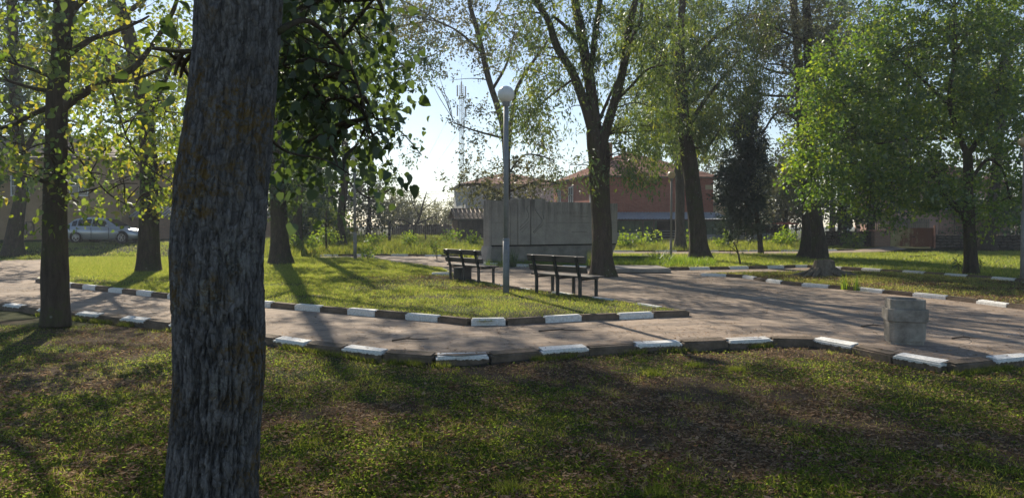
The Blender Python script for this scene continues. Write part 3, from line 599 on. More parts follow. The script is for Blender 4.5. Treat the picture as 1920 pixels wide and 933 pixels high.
tree('slender sparse-leaved tree rising behind the concrete monument and the lamp', (951, 482), 
     [(952, 470, 14), (951, 380, 13), (950, 310, 13), (946, 250, 13), (936, 210, 12), (917, 150, 11), (905, 100, 10), (893, 50, 9), (880, 0, 8), (870, -120, 5)],
     [[(951, 300, 9), (958, 230, 8), (968, 170, 7), (990, 130, 6), (1028, 75, 4)], [(925, 165, 6), (950, 120, 4), (965, 60, 3)], [(905, 100, 6), (860, 60, 4), (820, 40, 3)], [(951, 370, 5), (900, 345, 4), (860, 350, 2)], [(951, 360, 5), (1010, 340, 3.5), (1050, 345, 2)], [(948, 260, 5), (890, 245, 3), (850, 230, 2)], [(895, 60, 5), (930, 20, 3), (950, -30, 2)], [(951, 330, 4), (985, 290, 3), (1040, 300, 2)]],
     [(900, 335, 62, 40, 1.6, 90), (1010, 320, 60, 50, 1.6, 100), (885, 225, 55, 50, 1.6, 40), (1000, 240, 50, 40, 1.5, 60), (840, 45, 90, 55, 2, 130), (930, 80, 60, 60, 1.8, 100), (750, 20, 60, 40, 2, 50), (1000, 60, 50, 50, 1.8, 60), (900, -20, 100, 50, 2.5, 50), (820, 150, 30, 20, 1, 6), (960, 375, 70, 22, 1.5, 60), (1020, 130, 40, 50, 1.5, 26)], leaf='sparse', Y=38, nb=5, lscale=1.3)
tree('pale grey straight trunk left of the leaning dark trunk, in front of the brick house', (1275, 469),
     [(1275, 468, 24), (1275, 430, 18), (1275, 350, 17), (1273, 270, 16), (1268, 150, 14), (1260, 0, 10), (1255, -120, 6)], [[(1272, 200, 6), (1230, 130, 4)], [(1268, 150, 6), (1310, 80, 4)]],
     [(1250, 180, 60, 60, 2, 110), (1240, 270, 50, 40, 2, 60), (1260, 60, 90, 80, 2.5, 150), (1200, 30, 60, 60, 2.5, 70), (1340, 220, 60, 60, 2.5, 70), (1260, -110, 150, 90, 4, 50)], leaf='pinnate', bark='bark_grey', lscale=1.6)
tree('thick dark trunk leaning left with bright drooping leaves, right of the small globe lamp', (1312, 490),
     [(1313, 489, 40), (1310, 460, 32), (1304, 400, 30), (1296, 330, 29), (1287, 270, 27), (1280, 200, 22), (1275, 100, 18), (1280, 0, 14), (1290, -150, 8)],
     [[(1285, 250, 9), (1320, 190, 7), (1370, 130, 5)], [(1278, 150, 9), (1330, 80, 7), (1400, 30, 4)], [(1280, 190, 8), (1240, 140, 6), (1210, 80, 4)], [(1290, 280, 6), (1330, 270, 4), (1350, 240, 3)]],
     [(1300, 235, 60, 50, 1.5, 110), (1350, 170, 75, 70, 2, 150), (1270, 120, 70, 60, 2, 110), (1350, 50, 100, 80, 2.4, 180), (1400, 110, 50, 60, 2, 50), (1232, 240, 36, 35, 1.2, 30, -1), (1190, 230, 40, 40, 1.2, 26, -1), (1330, -130, 190, 120, 4, 150)], leaf='pinnate', lscale=1.15)
tree('dark narrow evergreen tree between the brick house and the twin trunks', (1427, 477),
     [(1427, 476, 11), (1423, 430, 9), (1415, 380, 9), (1405, 300, 8), (1400, 200, 5), (1398, 160, 3)], [],
     [(1404, 190, 13, 40, .4, 50), (1403, 260, 24, 40, .7, 120), (1398, 320, 36, 40, 1., 170), (1392, 375, 42, 36, 1.1, 150), (1398, 420, 46, 20, 1., 40)], leaf='conifer', flare=1.2, lscale=1.2, name='conifer_tree')
tree('front one of the twin tall trunks behind the tree stump', (1537, 488),
     [(1538, 487, 30), (1535, 450, 25), (1529, 400, 22), (1523, 320, 19), (1518, 230, 18), (1516, 120, 16), (1512, 0, 15), (1508, -160, 9)],
     [[(1518, 150, 7), (1545, 70, 5), (1590, 30, 3)], [(1520, 200, 7), (1480, 130, 4), (1440, 120, 3)], [(1515, 80, 7), (1470, 60, 5), (1420, 40, 3)]],
     [(1470, 50, 55, 60, 2, 80), (1545, 60, 50, 60, 2, 90), (1500, 180, 45, 60, 1.8, 44), (1550, 180, 36, 60, 1.8, 70), (1480, 270, 30, 30, 1.5, 12), (1500, -120, 130, 100, 3.5, 100)], leaf='feather', lscale=1.3)
tree('rear one of the twin tall trunks, darker and slightly left', (1514, 487),
     [(1514, 486, 32), (1515, 450, 24), (1514, 380, 19), (1506, 300, 16), (1500, 200, 15), (1496, 100, 14), (1488, 0, 13), (1480, -140, 8)],
     [[(1500, 140, 7), (1455, 135, 5), (1415, 120, 3)], [(1502, 230, 6), (1460, 210, 5), (1430, 250, 3)], [(1500, 180, 5), (1450, 180, 4), (1400, 175, 2)]],
     [(1420, 100, 60, 50, 2, 60), (1450, 200, 40, 30, 1.8, 18), (1440, 20, 70, 50, 2.2, 80), (1480, 330, 50, 40, 1.6, 50), (1460, -120, 110, 90, 3.5, 60)], leaf='feather', lscale=1.3, Y=35.2)
tree('bushy green maple with a low forked trunk on the right lawn', (1822, 516),
     [(1822, 515, 24), (1820, 470, 21), (1817, 410, 20), (1815, 350, 17), (1815, 300, 16), (1812, 285, 15)],
     [[(1812, 412, 15), (1795, 390, 13), (1772, 368, 11), (1758, 330, 7), (1740, 280, 4)], [(1813, 290, 12), (1798, 250, 10), (1780, 190, 8), (1790, 100, 7), (1790, 0, 5)], [(1816, 290, 11), (1840, 250, 9), (1862, 200, 7), (1880, 100, 5)],
      [(1816, 345, 7), (1850, 300, 6), (1880, 320, 5), (1895, 380, 3)], [(1783, 200, 6), (1730, 150, 5), (1680, 110, 4), (1640, 100, 3)], [(1775, 260, 6), (1700, 260, 5), (1640, 270, 4), (1590, 260, 3)], [(1790, 100, 5), (1830, 40, 4)], [(1758, 330, 5), (1700, 340, 4), (1640, 330, 3)]],
     [(1680, 110, 90, 60, 1.6, 150), (1590, 140, 75, 55, 1.4, 140, -.6), (1560, 200, 40, 40, 1.2, 40, -.6), (1640, 240, 90, 55, 1.6, 150), (1560, 270, 60, 45, 1.3, 80, -.8), (1720, 330, 80, 45, 1.4, 120), (1600, 345, 80, 38, 1.3, 80), (1640, 395, 60, 22, 1, 24), (1760, 380, 50, 25, 1, 30), (1770, 200, 80, 60, 1.6, 120), (1860, 210, 70, 60, 1.6, 130), (1880, 90, 80, 90, 1.8, 170), (1780, 50, 100, 70, 1.8, 140), (1885, 330, 55, 60, 1.2, 80), (1850, 400, 40, 24, 1, 14), (1700, 20, 100, 50, 1.8, 100),
      (1760, -140, 230, 110, 3, 140), (1530, 320, 40, 40, 1., 40, -1)], leaf='maple', nb=4, wob=.15)
tree('dark trunk leaning left behind the maple at the stone wall', (1850, 466),
     [(1848, 466, 28), (1855, 430, 24), (1860, 390, 20), (1868, 320, 18), (1875, 240, 16), (1885, 100, 12)], [[(1865, 340, 9), (1890, 280, 7), (1920, 250, 5)], [(1870, 300, 8), (1840, 240, 5)]],
     [(1870, 250, 60, 70, 2.5, 90), (1830, 180, 60, 60, 2.5, 70), (1890, 380, 50, 45, 1.5, 50), (1880, 60, 120, 100, 4, 110)], leaf='dark', lscale=1.6)
tree('dark trunk before the low wall, between the twin trunks and the gate', (1579, 459),
     [(1579, 459, 20), (1579, 430, 17), (1579, 380, 15), (1575, 300, 13), (1570, 150, 10)], [], [(1575, 380, 70, 35, 2, 60), (1580, 300, 80, 60, 2.5, 90), (1570, 180, 100, 80, 3, 90)], leaf='dark', lscale=1.7)
tree('dark trunk next to the rusty gate, behind a small bush', (1630, 461),
     [(1630, 461, 16), (1632, 430, 14), (1636, 380, 13), (1640, 300, 12), (1650, 150, 9)], [], [(1640, 385, 70, 35, 2, 60), (1660, 300, 90, 60, 2.5, 100), (1680, 180, 120, 90, 3, 110), (1760, 330, 60, 40, 2, 50)], leaf='dark', lscale=1.7)
# trees farther back
def far(label, bx, by, Yf, blobs, leaf='far', trunk=10, sc=1., top=None):
    top = top or min(b[1] for b in blobs)
    blobs = [(*b[:5], int(b[5]*2.1)) for b in blobs]
    return tree(label, (bx, by), [(bx, by-6, trunk), (bx+3, (by+top)/2, trunk*.7), (bx+1, top, trunk*.4)], [], blobs, leaf=leaf, Y=Yf, group='trees behind the park', lscale=sc, flare=1.2, sides=8, twigs=False)
far('leafy tree left of the mown clearing, behind the slim dark trunk', 600, 448, 62, [(600, 400, 36, 40, 3, 60), (590, 350, 45, 40, 3, 70), (560, 310, 50, 50, 3, 70)])
far('grey-green tree behind the leaning trunk and the lamp post', 690, 446, 66, [(690, 400, 40, 36, 3, 60), (680, 350, 40, 35, 3, 44)], 'fargrey')
far('round pale tree standing beyond the orchard posts', 760, 440, 85, [(762, 392, 36, 28, 4, 90), (742, 405, 30, 24, 4, 50)], 'fargrey')
far('low dense tree left of the tiled shed', 815, 440, 90, [(818, 412, 34, 22, 4, 80), (850, 400, 20, 24, 3, 36)], 'fargrey')
far('dark shrubby tree in the shade behind the ivy trunk', 570, 452, 50, [(565, 410, 46, 30, 2.5, 70), (610, 425, 30, 20, 2, 30)], 'far')
far('pale spreading tree right of the brick house', 1360, 450, 66, [(1355, 340, 32, 50, 3, 60), (1345, 390, 24, 24, 2, 26)], 'fargrey')
far('leafy tree between the evergreen and the twin trunks', 1470, 455, 52, [(1470, 350, 45, 40, 2.5, 80), (1455, 395, 50, 26, 2.5, 60), (1500, 300, 30, 40, 2, 30)], 'fargrey')
far('yellow-green tree behind the wire fence of the stone wall', 1790, 455, 60, [(1790, 410, 32, 30, 2, 60), (1850, 410, 40, 32, 2, 60), (1905, 400, 34, 40, 2, 60)], 'far')
far('tall dark tree behind the right wall', 1700, 450, 68, [(1700, 240, 110, 90, 4, 110), (1860, 120, 120, 110, 5, 110), (1600, 60, 90, 80, 4, 60)], 'far', 14, 1.2)
far('tall dark tree above the ochre house', 120, 452, 66, [(60, 120, 110, 100, 5, 110), (180, 100, 90, 100, 5, 70), (-40, 250, 60, 60, 4, 40)], 'far', 14, 1.2)
far('tall tree behind the low tiled outbuilding', 400, 450, 72, [(320, 250, 70, 80, 4, 70), (330, 130, 60, 60, 4, 50), (540, 220, 70, 120, 4, 120), (480, 330, 60, 60, 4, 70)], 'far', 12, 1.2)
far('tall tree filling the gap above the brick roof', 1230, 450, 80, [(1250, 200, 110, 70, 5, 90), (1330, 260, 70, 50, 4, 60), (1200, 130, 80, 70, 5, 50), (1340, 90, 100, 90, 5, 80), (1240, 20, 90, 60, 5, 50)], 'far', 12)
far('tall airy tree behind the twin trunks', 1560, 452, 70, [(1520, 150, 60, 90, 4, 60), (1570, 40, 80, 70, 4, 60), (1560, 250, 60, 60, 4, 60), (1450, 60, 40, 60, 3, 16), (1650, 200, 90, 90, 4, 80)], 'far', 12)
far('tall dense tree behind the leaning trunk, far beyond the garden', 590, 446, 90, [(580, 240, 70, 90, 5, 80), (570, 90, 90, 90, 5, 90), (670, 130, 60, 80, 4, 50), (680, 30, 80, 50, 4, 40)], 'far', 10, 1.3)
# bare fruit tree in the orchard
t = tree('nearly bare twisted fruit tree between the orchard posts', (777, 446), [(777, 446, 7), (778, 425, 6), (787, 405, 4), (792, 385, 3), (800, 360, 1.5)],
     [[(778, 424, 4), (768, 418, 3), (755, 412, 2.5), (738, 413, 1.5)], [(780, 420, 4), (795, 414, 3), (815, 405, 2)], [(787, 405, 3), (775, 385, 2), (770, 365, 1)], [(790, 395, 2), (810, 380, 1.5), (820, 370, 1)]], [(790, 385, 36, 20, 1.5, 14)], leaf='sparse', lscale=1.5, name='fruit_tree')
tree('slim bare sapling in the grass right of the leaning trunk', (1389, 499), [(1390, 498, 4), (1384, 475, 3), (1379, 460, 2), (1376, 450, 1)], [[(1384, 475, 2), (1375, 466, 1.4), (1366, 461, 1)], [(1380, 462, 1.5), (1384, 452, 1)]], [(1378, 458, 10, 8, .3, 3)], leaf='sparse', name='sapling', lscale=.6)
tree('thin young tree in the weeds left of the leaning trunk', (612, 472), [(612, 471, 4), (611, 430, 3), (612, 395, 2)], [], [(612, 420, 12, 25, .5, 12)], leaf='far', name='sapling', lscale=.45, flare=1)
#@@PART3
# ------------------------------------------------------------------ stump
def stump():
    b = G(1545, 517, .05); t = thing('tree_stump', 'sawn-off tree stump with spreading roots at the back edge of the dry patch', 'stump', b)
    V = []; n = 40; A = np.arange(n)*2*math.pi/n; zs = [(-.1, 1.45), (.02, 1.25), (.10, 1.08), (.22, .98), (.36, .95), (.45, .93), (.47, .90)]; r0 = .31
    lob = .25*np.maximum(0, np.sin(A*3+.6))**2+.2*np.maximum(0, np.sin(A*5+2))**2
    for z, s in zs:
        r = r0*s*(1+lob*max(0, (.40-z))*3.2)*(1+.05*vn(A*3, A*0+z*6)); V += [(math.cos(a)*q, math.sin(a)*q*.9, z+.03*math.sin(a*2)*(z > .3)) for a, q in zip(A, r)]
    Fc = [(i*n+j, i*n+(j+1) % n, (i+1)*n+(j+1) % n, (i+1)*n+j) for i in range(len(zs)-1) for j in range(n)]
    mk('stump_body', V, Fc, MT['stump'], t, True)
    k = len(zs)-1; W_ = V[k*n:(k+1)*n]; mk('cut_face', W_+[(0, 0, .44)], [(j, (j+1) % n, n) for j in range(n)], MT['cut_wood'], t)
    for ang, L in ((math.pi*.98, .95), (math.pi*1.15, .8), (-.25, 1.0), (.05, .7), (-1.2, .5), (3.9, .5)):
        p = [(math.cos(ang)*r, math.sin(ang)*r*.9+.05*math.sin(r*7), z) for r, z in ((.25, .2), (.45, .11), (.45+L*.4, .03), (.45+L*.8, -.04))]
        MB().tube(p, [.12, .085, .055, .02], 8, wob=.2).build('root', MT['stump'], t, True)
stump()
# ------------------------------------------------------------------ benches
def bench(loc, rz, label):
    t = thing('park_bench', label, 'bench', loc, rz, 'benches at the edge of the plaza')
    for u in (-.68, 0, .68):
        MB().beam((u, 0, -.15), (u, .0, .47), .065, .045).add(*(lambda q: (q.V, q.F))(MB().beam((u, .0, .455), (u, -.13, .93), .065, .045))).build('rear_leg', MT['bench_metal'], t)
        MB().beam((u, .47, -.1), (u, .47, .44), .06, .045).build('front_leg', MT['bench_metal'], t)
        MB().beam((u, -.0, .452), (u, .52, .462), .045, .04).build('seat_rail', MT['bench_metal'], t)
    for k, v in enumerate((.10, .255, .41)):
        MB().box((random.uniform(-.01, .01), v, .505), (1.82, .145, .04), rz=random.uniform(-.004, .004), bev=.006).build('seat_plank', MT['plank'], t)
    for z, h in ((.655, .13), (.865, .14)):
        T = Matrix.Translation((0, .035-.27*(z-.46), z)) @ Matrix.Rotation(math.radians(15.5), 4, 'X')
        MB().box((0, 0, 0), (1.80, .035, h), M=T, bev=.006).build('back_plank', MT['plank'], t)
    return t
def mid(a, b): return (a+b)/2
RB = math.atan2(-.78, .63)
m2 = mid(G(1005, 556), G(1089, 566)); bench((m2.x, m2.y, .0), RB, 'dark slatted bench seen from behind, the one nearer the central tree trunk')
m1 = mid(G(848, 530), G(894, 537)); bench((m1.x, m1.y, .0), math.atan2(-.80, .60), 'dark slatted bench left of the globe lamp post with a box underneath')
p = G(858, 531); t = thing('litter_box', 'dark open box standing under the left end of the left bench', 'box', (p.x+.12, p.y+.25, .02), RB)
q = MB(); [q.box(c, d) for c, d in (((0, 0, .02), (.34, .34, .03)), ((-.17, 0, .2), (.02, .34, .36)), ((.17, 0, .2), (.02, .34, .36)), ((0, -.17, .2), (.32, .02, .36)), ((0, .17, .2), (.32, .02, .36)))]; q.build('box_body', MT['bench_metal'], t)
MB().box((0, 0, .385), (.38, .38, .02)).build('rim', MT['bench_metal'], t)
# ------------------------------------------------------------------ lamps
def lamp(base, h, rg, r1, r2, split, label, gm='globe', pm='pole', squash=1.):
    t = thing('street_lamp', label, 'lamp', base, 0, 'globe lamps of the park')
    MB().tube([(0, 0, -.15), (0, 0, split)], [r1, r1], 18).build('lower_pole', MT[pm], t, True)
    MB().lathe([(r1+.001, split-.03), (r1+.004, split), (r2+.002, split+.03)], 18).build('collar', MT[pm], t, True)
    MB().tube([(0, 0, split), (0, 0, h-rg*1.9)], [r2, r2], 18).build('upper_pole', MT[pm], t, True)
    MB().lathe([(r2+.002, h-rg*1.9-.10), (r2+.028, h-rg*1.9-.08), (r2+.03, h-rg*1.9-.02), (rg*.5, h-rg*1.82), (rg*.52, h-rg*1.75), (rg*.3, h-rg*1.7)], 20).build('holder', MT[pm], t, True)
    MB().lathe([(max(.002, rg*math.sin(a)), h-rg+rg*squash*math.cos(a)) for a in np.linspace(0, math.pi*.93, 16)], 24).build('globe', MT[gm], t, True)
    MB().box((0, -r1-.004, .85), (.075, .012, .28), bev=.004).build('hatch', MT[pm], t)
    return t
b = G(949, 551, .06); lamp((b.x, b.y, .06), HC+(424-163)/F*b.y-.06, .185, .072, .056, HC-30/F*b.y, 'tall steel lamp with white globe standing between the two benches')
b = G(1258, 487, .05); lamp((b.x, b.y, .05), HC+(424-321)/F*b.y-.05, .175, .06, .05, .9, 'small far lamp with cream globe in front of the brick house', 'globe_y', 'pole_c')
b = G(1918, 526, .05); lamp((b.x, b.y, .05), HC+(424-254)/F*b.y-.05, .19, .075, .06, 1.9, 'lamp with stained yellowish globe at the right edge, on the right lawn', 'globe_y', 'pole_c', .8)
b = G(666, 488, .07); lamp((b.x, b.y, .07), 4.6, .17, .075, .06, 1.2, 'grey concrete lamp post at the far lawn corner, its globe lost in leaves', 'globe', 'pole_c')
# ------------------------------------------------------------------ concrete bin
def cbox(hw, hd, ch, z0, z1, t0=1.):
    pts = [(-hw+ch, -hd), (hw-ch, -hd), (hw, -hd+ch), (hw, hd-ch), (hw-ch, hd), (-hw+ch, hd), (-hw, hd-ch), (-hw, -hd+ch)]
    V = [(x*t0, y*t0, z0) for x, y in pts]+[(x, y, z1) for x, y in pts]; return V, [(i, (i+1) % 8, 8+(i+1) % 8, 8+i) for i in range(8)]
def ring(V, Fc, inner, depth):
    n = 8; top = V[8:16]; cxs = [(x*inner, y*inner, z) for x, y, z in top]; lo = [(x*inner, y*inner, z-depth) for x, y, z in top]; V = V+cxs+lo
    Fc = Fc+[(8+i, 8+(i+1) % 8, 16+(i+1) % 8, 16+i) for i in range(8)]+[(16+i, 16+(i+1) % 8, 24+(i+1) % 8, 24+i) for i in range(8)]+[tuple(range(24, 32))]
    return V, Fc
b = G(1716, 648); t = thing('concrete_litter_bin', 'square weathered concrete litter bin with a thicker collar, alone on the paving', 'litter bin', (b.x, b.y+.27, 0), math.radians(-15))
hw = .225
V, Fc = cbox(.20, .20, .03, -.0, .045); mk('foot', V, Fc+[tuple(range(8, 16))], MT['bin'], t)
V, Fc = cbox(hw, hw, .055, .04, .30, .955); mk('lower_body', V, Fc+[tuple(range(8, 16)), tuple(range(7, -1, -1))], MT['bin'], t)
V, Fc = cbox(hw+.02, hw+.018, .06, .303, .465); mk('collar', V, Fc+[tuple(range(8, 16)), tuple(range(7, -1, -1))], MT['bin'], t)
V, Fc = cbox(hw-.012, hw-.012, .05, .468, .59); V, Fc = ring(V, Fc, .80, .12); mk('upper_rim', V, Fc, MT['bin'], t)
for ch in t.children:
    md = ch.modifiers.new('bevel', 'BEVEL'); md.width = .007; md.segments = 2; md.limit_method = 'ANGLE'
# ------------------------------------------------------------------ monument
def monument():
    Yl, Yr = 30.2, 33.4; a = P(919, 460, Yl); b = P(1158, 460, Yr); a.z = b.z = 0; L = (b-a).length; rz = math.atan2(b.y-a.y, b.x-a.x)
    t = thing('concrete_monument', 'long grey stained concrete memorial wall behind the benches', 'monument', (a.x, a.y, .0), rz)
    def X(px): # photograph column -> position along the wall
        s = (px-960)/F; return (s*a.y-a.x)/((b.x-a.x)/L-s*(b.y-a.y)/L)
    zb, zt = .78, 2.60
    def pan(x0, x1, y0, y1, z0, z1, nm='wall_panel', m='mon', bv=.012): return MB().box(((x0+x1)/2, (y0+y1)/2, (z0+z1)/2), (x1-x0, y1-y0, z1-z0), bev=bv).build(nm, MT[m], t)
    xa, xb, xc, xd = 0, X(957), X(970), X(1022); xm = X(994)
    pan(-.05, .03, -.02, .5, .45, zt+.0); pan(.05, xb, 0, .42, zb, 2.585); pan(xb+.01, xc, -.02, .42, zb, 2.66)
    pan(xc+.012, xm-.02, -.05, .42, zb, 2.69); pan(xm+.02, xd, -.06, .42, zb, 2.69); pan(xm-.03, xm+.03, .02, .3, zb, 2.6, 'joint_strip', 'mon_dark')
    xq = (xd+L)/2
    pan(xd+.03, xq+.9, 0, .42, zb, 2.58); pan(xq+.91, L, .005, .42, zb, 2.56)
    for x0, x1 in ((.06, xb-.02), (xd+.05, L-.02)):
        MB().box(((x0+x1)/2, -.004, 1.70), (x1-x0, .012, .018)).build('joint_line', MT['mon_dark'], t)
    # plinth, set back and tapering under the wall
    V = [(.05, .07, .72), (L-.02, .07, .72), (L-.38, .18, -.1), (-.02, .02, -.1), (.0, .7, .72), (L-.02, .5, .72), (L-.4, .5, -.1), (-.35, .75, -.1)]
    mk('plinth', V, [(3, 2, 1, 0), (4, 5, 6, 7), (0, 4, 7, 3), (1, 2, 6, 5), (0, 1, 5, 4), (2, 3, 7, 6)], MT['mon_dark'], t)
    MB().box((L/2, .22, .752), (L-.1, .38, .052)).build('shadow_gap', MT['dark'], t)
    V = [(-.06, -.03, .75), (.06, -.03, .75), (-.05, -.05, -.1), (-.30, -.05, -.1), (-.06, .6, .75), (-.36, .6, -.1)]
    mk('end_buttress', V, [(0, 1, 2, 3), (0, 3, 5, 4)], MT['mon'], t)
    # relief: flowing curves left and right of the joint
    def curve(pts, w, y=-.055): MB().tube([(x, y, z) for x, z in smoothpts([np.array(p_) for p_ in pts], [w]*len(pts), 6)[0]], w, 6).build('relief_curve', MT['mon_dark'], t, True)
    u = (xm-xc); curve([(xm-.06, 2.45), (xm-.32*u, 2.30), (xm-.18*u, 2.05), (xm-.25*u, 1.85), (xm-.85*u, 1.52)], .014); curve([(xm-.08, 1.75), (xm-.4*u, 1.60), (xm-.85*u, 1.40)], .017)
    curve([(xm-.12, 1.6), (xm-.4*u, 1.47), (xm-.7*u, 1.3)], .014)
    v = xd-xm; curve([(xm+.25*v, 2.5), (xm+.3*v, 2.25), (xm+.55*v, 2.0), (xm+.75*v, 1.75), (xm+.15*v, 1.3)], .019, -.062); curve([(xm+.8*v, 1.62), (xm+.5*v, 1.45), (xm+.2*v, 1.25)], .016, -.062)
    curve([(xm+.85*v, 2.4), (xm+.8*v, 2.1), (xm+.88*v, 1.85)], .022, -.062)
    # worn raised lettering, no longer legible even close up: rows of small weathered glyph blocks
    ins = MB(); r = random.Random(4)
    for z, x0, x1, h in ((2.12, X(1045), X(1103), .13), (1.98, X(1075), X(1103), .05), (1.30, X(1073), X(1100), .05)):
        x = x0
        while x < x1:
            w = h*r.uniform(.45, .8)
            for k in range(2): ins.box((x+(w*.5 if k else 0), -.006, z), (h*.16, .014, h))
            ins.box((x+w*.25, -.006, z+h*r.choice((-.42, 0, .42))), (w*.5, .014, h*.16)); x += w*1.0+h*.45
    ins.build('worn_inscription', MT['mon'], t, kind='stuff')
monument()
# low concrete flower bed edge and slab parts right of the monument
p0, p1 = G(1150, 493), G(1218, 491); t = thing('planter_edge', 'low concrete flower-bed edge in the grass right of the memorial wall', 'planter', (p0.x, p0.y, .05))
MB().box(((p1.x-p0.x)/2, 0, .12), (p1.x-p0.x, .14, .26), bev=.01).build('front_wall', MT['mortar'], t); MB().box(((p1.x-p0.x)-.07, 1.1, .12), (.14, 2., .25), bev=.01).build('side_wall', MT['mortar'], t)
# ------------------------------------------------------------------ car
def car(loc, rz):
    t = thing('parked_car', 'silver hatchback parked beside the ochre house, nose to the right', 'car', loc, rz)
    st = [(-2.08, .42, .80, .70), (-2.0, .30, .92, .80), (-1.7, .22, .96, .84), (-1.1, .20, .95, .85), (-.3, .19, .93, .85), (.5, .19, .91, .85), (.95, .19, .89, .85), (1.5, .20, .80, .83), (1.9, .22, .70, .78), (2.1, .28, .58, .68), (2.16, .36, .50, .58)]
    V = []; Fc = []
    for x, zb, zt, hw in st: V += [(x, -hw*.9, zb), (x, -hw, zb+.12), (x, -hw, (zb+zt)/2+.05), (x, -hw*.97, zt-.04), (x, -hw*.88, zt), (x, 0, zt+.03), (x, hw*.88, zt), (x, hw*.97, zt-.04), (x, hw, (zb+zt)/2+.05), (x, hw, zb+.12), (x, hw*.9, zb)]
    n = 11
    for i in range(len(st)-1):
        for j in range(n): Fc.append((i*n+j, (i+1)*n+j, (i+1)*n+(j+1) % n, i*n+(j+1) % n))
    Fc += [tuple(range(n)), tuple(range((len(st)-1)*n, len(st)*n))[::-1]]
    body = mk('body', V, Fc, MT['car'], t, True)
    gh = [(-1.98, .93, .94, .66), (-1.62, .93, 1.30, .60), (-1.2, .93, 1.415, .58), (-.5, .92, 1.44, .59), (.15, .90, 1.38, .59), (.95, .89, .91, .66)]
    V = []; Fc = []; m = 6
    for x, z0, z1, hr in gh: V += [(x, -.80, z0-.02), (x, -(hr+.03), z1-.05), (x, -hr*.9, z1), (x, hr*.9, z1), (x, hr+.03, z1-.05), (x, .80, z0-.02)]
    for i in range(len(gh)-1):
        for j in range(m-1): Fc.append((i*m+j, (i+1)*m+j, (i+1)*m+j+1, i*m+j+1))
    mk('roof', V, Fc, MT['car'], t, False)
    def sp(x, f, s):   # point on the greenhouse side
        for (xa, za, ta, ha), (xb, zb_, tb, hb) in zip(gh[:-1], gh[1:]):
            if xa <= x <= xb:
                k = (x-xa)/(xb-xa); z0 = za+(zb_-za)*k-.02; z1 = ta+(tb-ta)*k-.05; h = ha+(hb-ha)*k+.03; return (x, s*(.80+(h-.80)*f+.012), z0+(z1-z0)*f)
    for s in (-1, 1):
        for xs_ in ((-1.62, -1.35), (-1.28, -.52), (-.44, .42)):
            N = 8; X_ = [xs_[0]+(xs_[1]-xs_[0])*k/N for k in range(N+1)]
            Vw = [sp(x, .10, s) for x in X_]+[sp(min(x, .30 if xs_[1] > .3 else x), .88 if x < .1 else .88, s) for x in X_]
            mk('side_window', Vw, [(k, k+1, N+2+k, N+1+k) for k in range(N)], MT['glass'], t)
        MB().box((.46, s*.89, .96), (.12, .16, .12), bev=.03).build('mirror', MT['car'], t)
        MB().box((1.93, s*.62, .66), (.26, .22, .12), rz=-s*.35, bev=.03).build('headlight', MT['lamp_glass'], t)
        MB().box((-2.02, s*.66, .78), (.12, .2, .24), bev=.03).build('tail_light', MT['red'], t)
        for x in (-.50, .45): MB().box((x-.15, s*.868, .80), (.14, .02, .025)).build('door_handle', MT['car'], t)
        for x in (-.46, .55, -1.3): MB().box((x, s*.862, .56), (.012, .02, .6)).build('door_gap', MT['dark'], t)
        for x in (-1.32, 1.30):
            arch = MB().lathe([(.0, 0), (.37, 0), (.37, .03)], 24); mk('wheel_arch', [(a_+x, s*(.842+c_), b_+.32) for a_, b_, c_ in arch.V], arch.F, MT['dark'], t)
            w = MB().lathe([(.20, .03), (.30, .035), (.315, 0), (.315, -.18), (.2, -.18)], 28)
            wo_ = mk('wheel', [(a_+x, s*(.855+c_), b_+.31) for a_, b_, c_ in w.V], w.F, MT['rubber'], t, True)
            rm = MB().lathe([(.205, .035), (.19, .02), (.175, .02)], 28)
            for k in range(6): rm.beam((.03*math.cos(k*1.047), .03*math.sin(k*1.047), .03), (.19*math.cos(k*1.047), .19*math.sin(k*1.047), .025), .02, .05, Vector((0, 0, 1)))
            rm.lathe([(.0, .04), (.05, .04), (.055, .02)], 12)
            mk('rim', [(a_+x, s*(.862+c_), b_+.31) for a_, b_, c_ in rm.V], rm.F, MT['rim'], wo_)
    mk('windscreen', [(.20, -.54, 1.345), (.20, .54, 1.345), (.90, .62, .945), (.90, -.62, .945)], [(0, 3, 2, 1)], MT['glass'], t)
    mk('rear_window', [(-1.67, -.5, 1.265), (-1.67, .5, 1.265), (-1.97, .6, .975), (-1.97, -.6, .975)], [(0, 1, 2, 3)], MT['glass'], t)
    MB().box((2.13, 0, .50), (.05, .7, .1)).build('grille', MT['dark'], t)
    for ch in t.children:
        if ch.name.startswith(('windscreen', 'rear_window')):
            for v in ch.data.vertices: v.co += Vector((.012 if ch.name[0] == 'w' else -.012, 0, .012))
b = G(190, 456, .0); car((b.x-.1, b.y+.9, float(rise(b.x, b.y+.9))-.02), math.radians(-3))
